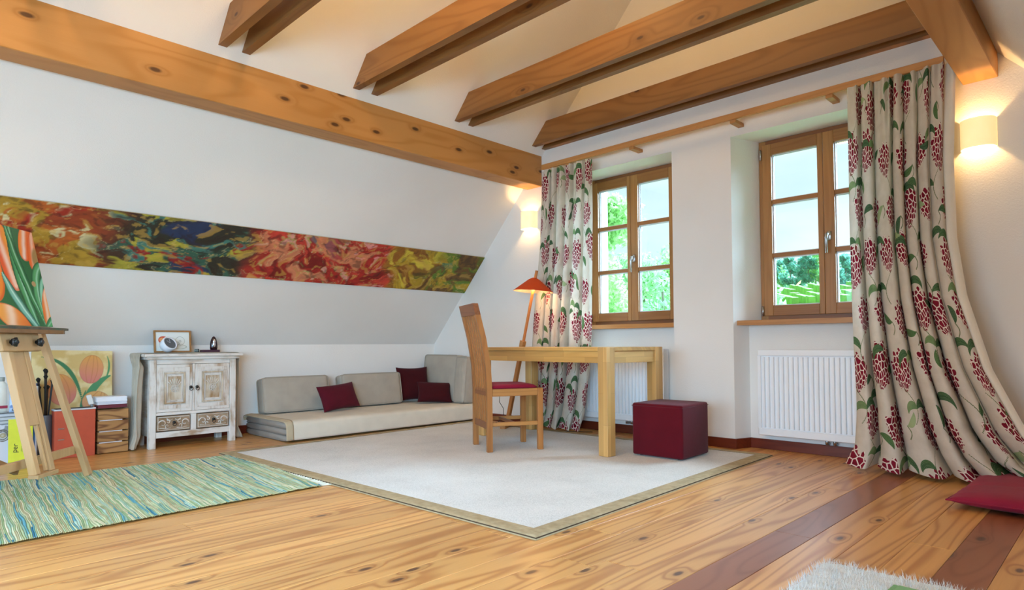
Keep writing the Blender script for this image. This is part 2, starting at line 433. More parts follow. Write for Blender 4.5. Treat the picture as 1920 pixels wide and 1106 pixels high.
floor = struct(MB().box(XB, 4.60, KR, KY, -0.06, -0.022).build('floor', M['subfloor']), 'wide larch floor boards running towards the window wall')
rnd = random.Random(5)
k = 0
y = 0.932 - 0.145 * 14
red = {0.932: 'red'}
while y < KY:
    y0, y1 = max(y, KR), min(y + 0.145, KY)
    if y1 - y0 > 0.02:
        mid = (y0 + y1) / 2
        xe = 4.60 if any(a + 0.03 < mid < b - 0.03 for a, b in NICHE.values()) else GX
        cuts = [XB]; x = XB + rnd.uniform(1.2, 3.6)
        while x < xe - 0.7: cuts.append(x); x += rnd.uniform(2.4, 4.2)
        cuts.append(xe)
        if abs(y - 0.932) < 0.01: cuts = [XB, 2.62, xe]
        if abs(y - 0.352) < 0.01: cuts = [XB, 2.0, xe]
        for a, b in zip(cuts[:-1], cuts[1:]):
            L = b - a - 0.0012
            mt = M['plank_red'] if (abs(y - 0.932) < 0.01 or (abs(y - 0.352) < 0.01 and a > 1) or (y > 2 and rnd.random() < 0.04)) else M['plank']
            MB().box(-L / 2, L / 2, -(y1 - y0) / 2 + 0.0006, (y1 - y0) / 2 - 0.0006, -0.02, 0, 0.0011).build('plank', mt, floor, loc=((a + b) / 2, mid, 0))
    y += 0.145; k += 1

struct(MB().box(XB, GX + 0.15, KY, KY + 0.12, -0.06, KZ + 0.02).build('wall_left', M['wall']), 'low white knee wall behind the cabinet and floor couch')
struct(MB().box(XB, GX, KR - 0.12, KR, -0.06, KZ + 0.02).build('wall_right', M['wall']), 'low white knee wall behind the camera')
c = MB()
c.prism([(KY, KZ), (KY + 0.2, KZ), (RY, RZ + 0.2), (RY, RZ)], XB, GX + 0.3, 0)
c.prism([(KR, KZ), (RY, RZ), (RY, RZ + 0.2), (KR - 0.2, KZ)], XB, GX + 0.3, 0)
struct(c.build('ceiling', M['wall']), 'white sloping roof undersides rising to the ridge')
# end wall behind the camera: piers and lintel around an assumed opening
e = MB(); e.box(XB - 0.2, XB, KR - 0.2, 0.3, 0, 4.4); e.box(XB - 0.2, XB, 4.3, KY + 0.2, 0, 4.4)
e.box(XB - 0.2, XB, 0.3, 4.3, 0, 0.5); e.box(XB - 0.2, XB, 0.3, 4.3, 2.5, 4.4)
struct(e.build('wall_front', M['wall']), 'white end wall behind the camera')
# window gable with two splayed niches
g = MB(); XO = 5.0
for w in (1, 2):
    n0, n1 = NICHE[w]; a, b = WIN[w]
    g.box(4.60, XO - 0.02, n0 + 0.045, n1 - 0.045, -0.06, 0.90)
def pier(ya, yb, wa=None, wb=None):
    # plan polygon from low y to high y, splayed towards the windows
    pts = [(GX, ya), (GX, yb)]
    if wb is not None: pts += [(4.72, wb), (XO, wb)]
    else: pts += [(XO, yb)]
    if wa is not None: pts += [(XO, wa), (4.72, wa)]
    else: pts += [(XO, ya)]
    g.prism(pts, -0.06, 2.295, 2)
pier(NICHE[1][1], KY + 0.1, wa=WIN[1][1])
pier(NICHE[2][1], NICHE[1][0], wa=WIN[2][1], wb=WIN[1][0])
pier(KR - 0.1, NICHE[2][0], wb=WIN[2][0])
g.prism([(KR - 0.2, 2.295), (KY + 0.2, 2.295), (KY + 0.2, 2.4), (RY, RZ + 0.1), (KR - 0.2, 2.4)], GX, XO, 0)
struct(g.build('wall_back', M['wall']), 'white gable wall with two deep window niches')

# roof beams
def plain_beam(name, mb, mat, label):
    o = mb.build(name, mat); struct(o, label); return o
plain_beam('roof_beam', MB().box(XB, GX, 3.978, 4.166, 2.263, 2.586, 0.004), M['beamx'], 'long knotty laminated purlin beam above the knee wall slope')
plain_beam('roof_beam', MB().box(XB, GX, 0.518, 0.684, 2.265, 2.586, 0.004), M['beamx'], 'short visible purlin end above the right curtain')
def tie(x, w=0.052):
    zb, zt = 2.600, 2.790
    def ys(z): return KY - (z - KZ) / SL, KR + (z - KZ) / SL
    b1, b0 = ys(zb); t1, t0 = ys(zt)
    mb = MB().prism([(b0, zb), (b1, zb), (t1, zt), (t0, zt)], x, x + w, 0)
    return mb
i = 0
for nm, xs in (('closest to the gable wall', (4.262, 4.398)), ('second from the gable wall', (3.330, 3.478)), ('third from the gable wall', (2.385, 2.537)), ('fourth from the gable wall', (1.455, 1.598)), ('nearest the camera', (0.52, 0.67))):
    for j, x in enumerate(xs):
        o = tie(x).build('tie_beam', M['tiey']); struct(o, 'brown %s plank of the double tie beam %s' % (('front', 'rear')[j], nm))
# skirting
def skirt(name, pts):
    for (a, b, mt) in pts: pass
t = 0.014; H = 0.072
struct(MB().box(XB, GX - t, KY - t, KY, 0, H, 0.002).build('baseboard_left', M['skirtx']), 'dark red skirting along the knee wall')
s = MB()
s.box(GX - t, GX, NICHE[1][1], KY - t, 0, H, 0.002)
s.box(GX - t, GX, NICHE[2][1] - t, NICHE[1][0] + t, 0, H, 0.002)
s.box(GX - t, GX, KR, NICHE[2][0] + t, 0, H, 0.002)
for w in (1, 2):
    n0, n1 = NICHE[w]; d = 0.055
    s.box(4.60 - t, 4.60, n0 + d, n1 - d, 0, H, 0.002)
    s.bar((GX - t * 0.4, n0 + t * 0.3, H / 2), (4.60, n0 + d, H / 2), 0.014, H, side=(0.3, 1, 0))
    s.bar((GX - t * 0.4, n1 - t * 0.3, H / 2), (4.60, n1 - d, H / 2), 0.014, H, side=(0.3, -1, 0))
struct(s.build('baseboard_back', M['skirt']), 'dark red skirting following the window niches')

# ------------------------------------------------------------------ windows
def glass_mat():
    m = bpy.data.materials.new('window_glass'); m.use_nodes = True; t = m.node_tree; t.nodes.clear()
    o = t.nodes.new('ShaderNodeOutputMaterial'); mx = t.nodes.new('ShaderNodeMixShader')
    tr = t.nodes.new('ShaderNodeBsdfTransparent'); gl = t.nodes.new('ShaderNodeBsdfGlossy'); lw = t.nodes.new('ShaderNodeLayerWeight'); lw.inputs['Blend'].default_value = 0.5; pw = t.nodes.new('ShaderNodeMath'); pw.operation = 'POWER'; pw.inputs[1].default_value = 5.0; t.links.new(lw.outputs['Facing'], pw.inputs[0]); fr = t.nodes.new('ShaderNodeMath'); fr.operation = 'MULTIPLY_ADD'; fr.inputs[1].default_value = 0.9; fr.inputs[2].default_value = 0.03; t.links.new(pw.outputs[0], fr.inputs[0])
    tr.inputs[0].default_value = (0.97, 0.99, 0.98, 1); gl.inputs['Roughness'].default_value = 0.0
    t.links.new(fr.outputs[0], mx.inputs[0]); t.links.new(tr.outputs[0], mx.inputs[1]); t.links.new(gl.outputs[0], mx.inputs[2])
    t.links.new(mx.outputs[0], o.inputs[0]); return m
M['glass'] = glass_mat()
M['spacer'] = plain('white_glazing_edge', '#dfe6ee', 0.5)
def window(n):
    a, b = WIN[n]; mid = (a + b) / 2 + (0.018 if n == 2 else 0.012); z0, z1 = 0.945, 2.292
    root = empty('window_%d' % n, (4.72, (a + b) / 2, z0)); root['kind'] = 'structure'
    root['label'] = ('wooden casement window behind the desk', 'wooden casement window above the radiator by the long curtain')[n - 1]
    cy_ = (a + b) / 2
    def L(y): return y - cy_
    def Z(z): return z - z0
    f = MB()
    f.box(0.012, 0.085, L(a), L(a) + 0.05, 0, Z(z1)); f.box(0.012, 0.085, L(b) - 0.05, L(b), 0, Z(z1))
    f.build('frame_jambs', M['frame_v'], root)
    f = MB(); f.box(0.012, 0.085, L(a) + 0.05, L(b) - 0.05, 0, 0.045); f.box(0.012, 0.085, L(a) + 0.05, L(b) - 0.05, Z(z1) - 0.05, Z(z1))
    f.build('frame_rails', M['frame_d'], root)
    zs0, zs1 = 0.972, 2.262
    for side in (0, 1):
        if side: y0, y1 = mid + 0.001, b - 0.027; wl, wr = 0.038, 0.068      # left sash in the picture (far side)
        else: y0, y1 = a + 0.027, mid - 0.001; wl, wr = 0.068, 0.072
        sash = empty('sash', (0, 0, 0)); sash.parent = root
        x0, x1 = -0.004, 0.052
        st = MB(); st.box(x0, x1, L(y0), L(y0) + wl, Z(zs0), Z(zs1), 0.003); st.box(x0, x1, L(y1) - wr, L(y1), Z(zs0), Z(zs1), 0.003)
        st.build('stile', M['frame_v'], sash)
        gy0, gy1 = L(y0) + wl, L(y1) - wr; gz0, gz1 = 1.047, 2.180
        rl = MB(); rl.box(x0, x1, gy0, gy1, Z(zs0), Z(gz0), 0.002); rl.box(x0, x1, gy0, gy1, Z(gz1), Z(zs1), 0.002)
        rl.build('rail', M['frame_h'], sash)
        bars = [1.421, 1.823]
        for bz in bars:
            MB().box(x0 + 0.004, x1 - 0.004, gy0, gy1, Z(bz) - 0.015, Z(bz) + 0.015, 0.003).build('glazing_bar', M['frame_h'], sash)
        zz = [gz0, 1.406, 1.436, 1.808, 1.838, gz1]
        for q in range(3):
            MB().box(0.026, 0.029, gy0, gy1, Z(zz[2 * q]), Z(zz[2 * q + 1])).build('pane', M['glass'], sash)
        sp = MB()
        for q in range(3):
            p, r = Z(zz[2 * q]), Z(zz[2 * q + 1]); w = 0.007
            for xx in (0.020, 0.040):
                sp.box(xx, xx + 0.004, gy0, gy0 + w, p, r); sp.box(xx, xx + 0.004, gy1 - w, gy1, p, r)
                sp.box(xx, xx + 0.004, gy0 + w, gy1 - w, p, p + w); sp.box(xx, xx + 0.004, gy0 + w, gy1 - w, r - w, r)
        sp.build('glazing_bead', M['spacer'], sash)
    h = MB(); hy = L(mid) - 0.034; hz = Z(1.52)
    h.box(-0.013, -0.004, hy - 0.014, hy + 0.014, hz - 0.032, hz + 0.032, 0.003)
    h.tube([(-0.01, hy, hz + 0.008), (-0.045, hy, hz + 0.008)], 0.009, 10)
    h.tube([(-0.045, hy, hz + 0.014), (-0.048, hy + 0.006, hz - 0.02), (-0.047, hy + 0.006, hz - 0.125)], [0.009, 0.010, 0.008], 10)
    h.build('handle', M['steel'], root, smooth=True)
    hg = MB()
    for zz_ in (1.0, 2.18):
        hg.tube([(-0.012, L(b) - 0.020, Z(zz_) - 0.03), (-0.012, L(b) - 0.020, Z(zz_) + 0.045)], 0.007, 8)
        hg.tube([(-0.012, L(a) + 0.020, Z(zz_) - 0.03), (-0.012, L(a) + 0.020, Z(zz_) + 0.045)], 0.007, 8)
    hg.build('hinge', M['steel'], root, smooth=True)
    # inner sill board filling the niche
    n0, n1 = NICHE[n]
    kx = lambda x: (x - GX) / 0.27
    e0 = lambda x: n0 + (a - n0) * kx(x) + 0.002; e1 = lambda x: n1 + (b - n1) * kx(x) - 0.002
    xs, xe = 4.482, 4.735
    MB().prism([(xs, e0(xs)), (xs, e1(xs)), (4.72, e1(4.72)), (xe, b), (xe, a), (4.72, e0(4.72))], 0.900, SILLZ, 2).build('window_sill', M['sill'], None)
    o = bpy.context.scene.objects[-1] if False else [q for q in COL.objects if q.name.startswith('window_sill')][-1]
    struct(o, ('wooden sill board in the niche behind the desk', 'wooden sill board over the radiator by the long curtain')[n - 1])
    # outer render reveal and metal sill
    st = MB().box(4.81, XO + 0.04, a, b, 0.905, 0.955); struct(st.build('trim_%d' % n, M['enamel']), 'pale outer sill')
M['sill'] = wood('larch_sill_board', 1, '#b9824a', '#9c6632', '#70441c', 0.4, rings=5, cs=14, ls=0.8, knots=0, ringstr=0.5)
window(1); window(2)

# ------------------------------------------------------------------ outside: hill, vineyard, trees
def outside():
    gm = NT('meadow', 1.0, 0.0)
    gm.color(gm.ramp(gm.noise(gm.coord(), 0.05, 4), [(0.35, (0.20, 0.42, 0.16)), (0.65, (0.34, 0.55, 0.22))]))
    prof = [(6, -4.6), (24, -3.0), (45, 1.8), (60, 3.9), (73, 5.4), (76, 5.5), (105, 8.6), (130, 11.5), (170, 15.0), (230, 17.5), (300, 18.0)]
    def hz(x, y):
        d = math.hypot(x, y)
        if d <= prof[0][0]: z = prof[0][1]
        elif d >= prof[-1][0]: z = prof[-1][1]
        else:
            for (d0, z0), (d1, z1) in zip(prof[:-1], prof[1:]):
                if d0 <= d <= d1: z = z0 + (z1 - z0) * (d - d0) / (d1 - d0); break
        return z - (min(0.8, max(0.1, y / max(x, 1))) - 0.35) * 0.02 * d
    mb = MB(); nu, nv = 60, 40
    mb.grid(lambda u, v: (lambda x, y: (x, y, hz(x, y)))(6 + 280 * v ** 1.6, -60 + 260 * u), nu, nv)
    o = mb.build('hill', gm.m, smooth=True); struct(o, 'green hillside beyond the windows')
    # vine rows: two blocks
    vm = plain('vine_leaves', '#7fb356', 1.0, var=0.2, bscale=4)
    rows = MB(); r_ = random.Random(3)
    for d0, d1, step, a0, a1, h in ((61, 72, 1.5, 0.20, 0.52, 0.75), (78, 104, 2.1, 0.16, 0.60, 1.1)):
        t = a0
        while t < a1:
            L = math.sqrt(1 + t * t); skew = 0.03
            p0 = (d0 / L, d0 / L * t); p1 = (d1 / L, d1 / L * (t + skew)); n = 6
            for q in range(n):
                A = [p0[i] + (p1[i] - p0[i]) * q / n for i in (0, 1)]; B = [p0[i] + (p1[i] - p0[i]) * (q + 0.96) / n for i in (0, 1)]
                rows.bar((A[0], A[1], hz(*A) + h / 2), (B[0], B[1], hz(*B) + h / 2), 0.5, h * r_.uniform(0.85, 1.1), side=(-t, 1, 0))
            t += step / d0
    o = rows.build('vineyard_rows', vm); tag(o, 'rows of vines striping the green hillside seen through the window by the long curtain', 'vineyard', kind='stuff')
    # foliage, its leaf colours paled to carry the outdoor haze
    def leaf_mat(name, c0, c1):
        n = NT(name, 0.8, 0.15); oi = n.n('ShaderNodeTexCoord')
        n.color(n.ramp(n.noise(n.coord(rnd=9.0), 2.2, 3), [(0.3, hx(c0)[:3]), (0.7, hx(c1)[:3])]))
        tr = n.n('ShaderNodeBsdfTranslucent'); tr.inputs[0].default_value = hx(c1); mx = n.n('ShaderNodeMixShader'); mx.inputs[0].default_value = 0.35
        n.l(n.b.outputs[0], mx.inputs[1]); n.l(tr.outputs[0], mx.inputs[2]); n.l(mx.outputs[0], n.out.inputs[0]); return n.m
    near_m = [leaf_mat('birch_leaves', '#93c878', '#c6e8a6'), leaf_mat('fir_needles', '#76a880', '#acd4aa'), leaf_mat('ash_leaves', '#85be84', '#b9e0ac')]
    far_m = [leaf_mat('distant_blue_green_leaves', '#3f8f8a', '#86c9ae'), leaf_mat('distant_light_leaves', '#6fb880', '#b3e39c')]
    bark = plain('grey_bark', '#8b8578', 0.9, 0.3, 30)
    def crown(seed, blobs, nleaf, size):
        r = np.random.RandomState(seed); b = np.array(blobs)
        w = b[:, 3] ** 2 * b[:, 4]; pick = r.choice(len(b), nleaf, p=w / w.sum())
        d = r.normal(size=(nleaf, 3)); d /= np.linalg.norm(d, axis=1)[:, None]
        rad = b[pick, 3:6].copy(); rad = np.stack([b[pick, 3], b[pick, 3], b[pick, 4]], 1)
        c = b[pick, :3] + d * rad * (r.rand(nleaf, 1) ** 0.25) * (0.8 + 0.4 * r.rand(nleaf, 1))
        t1 = r.normal(size=(nleaf, 3)); t1 /= np.linalg.norm(t1, axis=1)[:, None]
        t2 = np.cross(t1, r.normal(size=(nleaf, 3))); t2 /= np.linalg.norm(t2, axis=1)[:, None]
        s = size * (0.6 + 0.8 * r.rand(nleaf, 1))
        V = np.stack([c - t1 * s, c + t2 * s * 0.5, c + t1 * s, c - t2 * s * 0.5], 1).reshape(-1, 3)
        me = bpy.data.meshes.new('foliage'); me.vertices.add(len(V)); me.vertices.foreach_set('co', V.astype(np.float32).ravel())
        me.loops.add(nleaf * 4); me.loops.foreach_set('vertex_index', np.arange(nleaf * 4, dtype=np.int32))
        me.polygons.add(nleaf); me.polygons.foreach_set('loop_start', np.arange(0, nleaf * 4, 4, dtype=np.int32))
        me.polygons.foreach_set('loop_total', np.full(nleaf, 4, dtype=np.int32)); me.update(calc_edges=True); return me
    def tree(loc, H, W, kind, seed, mat, nleaf, size, label, group=None, trunk=True):
        r = random.Random(seed); root = empty('tree', loc)
        blobs = []
        if kind == 'fir':
            for q in range(11):
                t = q / 10; rr = W * (1 - t) * 0.5 + 0.05 * W
                blobs.append((r.uniform(-.1, .1) * W, r.uniform(-.1, .1) * W, H * (0.12 + 0.86 * t), rr, H * 0.05))
        else:
            for q in range(16):
                t = r.random(); rr = W * 0.5 * math.sin(PI * (0.15 + 0.8 * t)); an = r.random() * 2 * PI; k2 = r.random() ** 0.5 * 0.6
                blobs.append((rr * k2 * math.cos(an) * 1.2, rr * k2 * math.sin(an) * 1.2, H * (0.25 + 0.7 * t), W * r.uniform(.14, .24), W * r.uniform(.12, .2)))
        me = crown(seed, blobs, nleaf, size); me.materials.append(mat)
        o = bpy.data.objects.new('foliage', me); COL.objects.link(o); o.parent = root; o['kind'] = 'stuff'
        tk = MB(); tk.tube([(0, 0, -0.3), (W * .01, 0, H * 0.4), (-W * .01, W * .01, H * 0.88)], [H * .018, H * .012, H * .004], 8)
        if kind != 'fir':
            for bb in blobs[:9]:
                tk.tube([(0, 0, max(H * .2, bb[2] - W * .3)), (bb[0], bb[1], bb[2])], [H * .006, H * .002], 5)
        tk.build('trunk', bark, root)
        tag(root, label, 'tree', group); return root
    def at(u_t, d):   # u_t = y/x direction ratio
        L = math.sqrt(1 + u_t * u_t); return d / L, d / L * u_t
    near = [(0.735, 15, 8.9, 3.4, 'round', 0, 'light green birch filling the left edge of the desk window'),
            (0.665, 19, 8.7, 4.2, 'round', 2, 'mid green tree in the middle of the desk window'),
            (0.600, 15.5, 7.5, 4.0, 'fir', 1, 'dark drooping conifer low in the right half of the desk window'),
            (0.560, 21, 8.9, 4.4, 'round', 0, 'pale green tree behind the conifer at the desk window'),
            (0.79, 22, 11.4, 3.8, 'round', 2, 'tall slim tree behind the birch at the desk window'),
            (0.70, 26, 9.0, 5.0, 'round', 0, 'wide pale tree furthest back in the desk window')]
    for i, (t, d, H, W, kd, mi, lb) in enumerate(near):
        x, y = at(t, d); tree((x, y, -4.6), H, W, kd, 40 + i, near_m[mi], 15000, 0.075, lb)
    r = random.Random(11); n_ = 0
    for q in range(30):
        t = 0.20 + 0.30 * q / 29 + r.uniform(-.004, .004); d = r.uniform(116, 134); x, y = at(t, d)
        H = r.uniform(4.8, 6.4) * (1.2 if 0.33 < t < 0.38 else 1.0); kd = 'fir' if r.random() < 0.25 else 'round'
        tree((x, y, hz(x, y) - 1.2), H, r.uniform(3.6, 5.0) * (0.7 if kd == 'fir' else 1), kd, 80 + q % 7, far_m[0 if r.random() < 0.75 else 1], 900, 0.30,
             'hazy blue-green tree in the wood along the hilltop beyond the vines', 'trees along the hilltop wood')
    x, y = at(0.425, 46); tree((x, y, hz(x, y) - 3.4), 6.4, 4.2, 'round', 31, far_m[1], 2600, 0.25, 'light green tree at the left edge of the vineyard view')
    # white farm shed low on the slope
    x, y = at(0.292, 75); root = empty('farm_building', (x, y, hz(x, y)), (0, 0, 0.3))
    MB().box(-0.5, 0.5, -1.0, 1.0, 0, 0.5).build('wall', plain('shed_render', '#e9e6df', 0.9), root)
    MB().prism([(-0.65, 0.45), (0.65, 0.45), (0, 0.8)], -1.1, 1.1, 1).build('roof', plain('shed_roof', '#cfc6c0', 0.9), root)
    tag(root, 'small pale farm shed between the vineyard blocks on the hillside', 'building')
outside()

# ------------------------------------------------------------------ curtain lath, curtains
def local(root, loc=(0, 0, 0)):
    return root
rod = empty('curtain_rod', (4.31, 2.3, 2.39))
MB().box(-0.012, 0.012, -1.553, 1.548, -0.022, 0.024, 0.003).build('lath', M['rod'], rod)
for yb in (3.55, 2.88, 2.02, 1.37, 0.80):
    MB().box(0.0, 0.138, yb - 2.3 - 0.022, yb - 2.3 + 0.022, -0.045, -0.020, 0.002).build('bracket', M['rod'], rod)
tag(rod, 'long wooden curtain lath running along the gable above both windows', 'curtain rod')

def motif_layout(W, Hh, seed):
    r = random.Random(seed); fl = []; lv = []; st = []
    dx, dy = 0.40, 0.66
    row = 0; yy = -0.02
    while yy < Hh + 0.2:
        xx = (0.15 if row % 2 else 0.0) + 0.02
        while xx < W + 0.2:
            cx = xx + r.uniform(-.03, .03); cy = yy + r.uniform(-.05, .05); an = r.uniform(-.45, .45)
            fl.append((cx, cy, an, r.uniform(1.0, 1.35)))
            # stem running down from the flower and curling
            dxs = r.choice((-1, 1)); px, py = cx - math.sin(an) * 0.10, cy - 0.11; pts = []
            for q in range(26):
                t = q / 25; pts.append((px + dxs * 0.085 * math.sin(t * 2.6), py - 0.20 * t))
            st.append(pts)
            # pair of leaves arching from one node
            nx, ny = pts[14]
            for sd, ln, tone in (((dxs, r.uniform(.16, .20), 0.15), (-dxs, r.uniform(.12, .16), 0.6)) if r.random() < .55 else ((dxs, r.uniform(.16, .21), 0.2),)):
                a0 = PI / 2 - sd * r.uniform(0.2, 1.0); p = [nx, ny]; lp = []
                for q in range(15):
                    t = q / 14; lp.append((p[0], p[1], 0.023 * math.sin(PI * t ** 0.8) ** 1.1 + 0.0015, t))
                    p[0] += math.cos(a0) * ln / 14; p[1] += math.sin(a0) * ln / 14; a0 -= sd * 2.6 / 14
                lv.append((lp, tone))
            # a lone leaf in the free space beside
            p = [cx + 0.20, cy + r.uniform(-.08, .08)]; a0 = r.uniform(-.6, 1.2) + (PI if r.random() < 0.5 else 0); lp = []; cv = r.choice((-1.5, 1.5))
            ln = r.uniform(.11, .16)
            for q in range(15):
                t = q / 14; lp.append((p[0], p[1], 0.022 * math.sin(PI * t) ** 1.1 + 0.0015, t)); p[0] += math.cos(a0) * ln / 14; p[1] += math.sin(a0) * ln / 14; a0 += cv / 14
            lv.append((lp, r.choice((0.1, 0.35, 0.9))))
            lx, ly = lp[0][:2]; st.append([(lx + 0.02 * math.sin(q * .25), ly - 0.006 * q) for q in range(14)])
            xx += dx
        yy += dy / 2; row += 1
    return fl, lv, st
def motifs(U, V, W, Hh, seed):
    """signed distances (metres) to printed flowers, leaves and stems at fabric points U, V"""
    shp = U.shape; U = U.ravel(); V = V.ravel(); n = len(U)
    fs = np.full(n, -0.2); pa = np.zeros(n); pr = np.zeros(n); ls = np.full(n, -0.2); lt = np.zeros(n); lm = np.zeros(n); ss = np.full(n, -0.2)
    fl, lv, st = motif_layout(W, Hh, seed)
    for cx, cy, an, sc in fl:
        m = (np.abs(U - cx) < 0.24) & (np.abs(V - cy) < 0.28); 
        if not m.any(): continue
        x = U[m] - cx; y = V[m] - cy + 0.11 * sc
        ca, sa = math.cos(an), math.sin(an); x, y = x * ca - y * sa, x * sa + y * ca
        best = np.full(x.shape, -0.2)
        for (ex, ey, ea, el, ew) in ((0, .115, 0, .105, .040), (-.042, .085, .55, .085, .036), (.042, .085, -.55, .085, .036), (-.035, .150, .3, .06, .030), (.035, .145, -.3, .06, .030)):
            c2, s2 = math.cos(ea), math.sin(ea); xx = (x - ex * sc) * c2 + (y - ey * sc) * s2; zz = -(x - ex * sc) * s2 + (y - ey * sc) * c2
            q = np.sqrt((xx / (ew * sc)) ** 2 + (zz / (el * sc)) ** 2); th = np.arctan2(zz, xx)
            best = np.maximum(best, (1 + 0.16 * np.sin(th * 8 + 20 * ex) - q) * ew * sc)
        idx = np.where(m)[0]; up = best > fs[idx]; ii = idx[up]
        fs[ii] = best[up]; pa[ii] = np.arctan2(x, y + 0.045)[up] * 6.0; pr[ii] = np.hypot(x, y + 0.045)[up] * 27
    for lp, tone in lv:
        xs = np.array([p[0] for p in lp]); ys = np.array([p[1] for p in lp])
        m = (U > xs.min() - .04) & (U < xs.max() + .04) & (V > ys.min() - .04) & (V < ys.max() + .04)
        if not m.any(): continue
        x = U[m]; y = V[m]; best = np.full(x.shape, -0.2); tt = np.zeros(x.shape)
        for k2 in range(len(lp) - 1):
            for f in (0, .5):
                a, b = lp[k2], lp[k2 + 1]; px = a[0] * (1 - f) + b[0] * f; py = a[1] * (1 - f) + b[1] * f; w = a[2] * (1 - f) + b[2] * f; t = a[3] * (1 - f) + b[3] * f
                d = w - np.hypot(x - px, y - py); u2 = d > best; best[u2] = d[u2]
        dm = np.min([np.hypot(x - a[0], y - a[1]) for a in lp], axis=0)
        idx = np.where(m)[0]; up = best > ls[idx]; ii = idx[up]; ls[ii] = best[up]; lt[ii] = tone; lm[ii] = dm[up]
    for pts in st:
        xs = np.array([p[0] for p in pts]); ys = np.array([p[1] for p in pts])
        m = (U > xs.min() - .02) & (U < xs.max() + .02) & (V > ys.min() - .02) & (V < ys.max() + .02)
        if not m.any(): continue
        x = U[m]; y = V[m]; d = 0.0045 - np.min([np.hypot(x - a, y - b) for a, b in pts], axis=0)
        idx = np.where(m)[0]; ss[idx] = np.maximum(ss[idx], d)
    return np.stack([fs, pa, pr], 1), np.stack([ls, lt, lm], 1), np.stack([ss, U, V], 1)
def curtain_mat():
    n = NT('printed_linen', 0.9, 0.15)
    A = n.attr('flower'); B = n.attr('leaf'); S = n.attr('stem')
    def sep(a):
        q = n.n('ShaderNodeSeparateXYZ'); n.l(a.outputs['Vector'], q.inputs[0]); return q.outputs
    fs, pa, pr = sep(A); ls, lt, lm = sep(B); ss, u, v = sep(S)
    cb = n.n('ShaderNodeCombineXYZ'); n.l(u, cb.inputs[0]); n.l(v, cb.inputs[1])
    w1 = n.noise(cb.outputs[0], 700, 2); w2 = n.noise(cb.outputs[0], 12, 3)
    lin = n.ramp(n.math('MULTIPLY_ADD', w1, 0.4, n.math('MULTIPLY', w2, 0.6)), [(0.35, hx('#c9bfae')[:3]), (0.65, hx('#dad1c2')[:3])])
    # coral-like flower: cells split by pale veins
    cv = n.n('ShaderNodeCombineXYZ'); n.l(pa, cv.inputs[0]); n.l(pr, cv.inputs[1])
    vo = n.n('ShaderNodeTexVoronoi', voronoi_dimensions='2D', feature='DISTANCE_TO_EDGE'); n.l(cv.outputs[0], vo.inputs['Vector']); vo.inputs['Scale'].default_value = 1.0
    vo.inputs['Randomness'].default_value = 0.85
    cell = n.math('GREATER_THAN', vo.outputs['Distance'], 0.095)
    ins = n.math('GREATER_THAN', fs, 0.0); fl = n.math('MULTIPLY', cell, ins)
    fc = n.ramp(w2, [(0.3, hx('#6f1424')[:3]), (0.7, hx('#8a2034')[:3])])
    base = n.mix(n.math('MULTIPLY', ins, 0.75), lin, hx('#ecd9cf'))
    c = n.mix(fl, base, fc)
    sm = n.math('GREATER_THAN', ss, 0.0); c = n.mix(n.math('MULTIPLY', sm, 0.9), c, hx('#5c6b3c'))
    lf = n.math('GREATER_THAN', ls, 0.0)
    lc = n.ramp(n.math('ADD', lt, n.math('MULTIPLY_ADD', w2, 0.5, -0.25)), [(0.0, hx('#2c4a38')[:3]), (0.45, hx('#4d7040')[:3]), (0.95, hx('#a4b383')[:3])])
    rib = n.math('SINE', n.math('MULTIPLY', lm, 900)); lc = n.mix(n.math('MULTIPLY_ADD', rib, 0.14, 0.14), lc, hx('#93ab79'))
    c = n.mix(lf, c, lc)
    n.color(c)
    n.bump(w1, 0.2, 0.002)
    tl = n.n('ShaderNodeBsdfTranslucent'); n.l(c, tl.inputs[0]); mx = n.n('ShaderNodeMixShader'); mx.inputs[0].default_value = 0.16
    n.l(n.b.outputs[0], mx.inputs[1]); n.l(tl.outputs[0], mx.inputs[2]); n.l(mx.outputs[0], n.out.inputs[0])
    return n.m
M['curtain'] = curtain_mat()
M['lining'] = fabric('cream_curtain_lining', '#e4dccb', 0.05, 600, 0.15)
def table(pts, t):
    xs = [p[0] for p in pts]; ys = [p[1] for p in pts]; return np.interp(t, xs, ys)
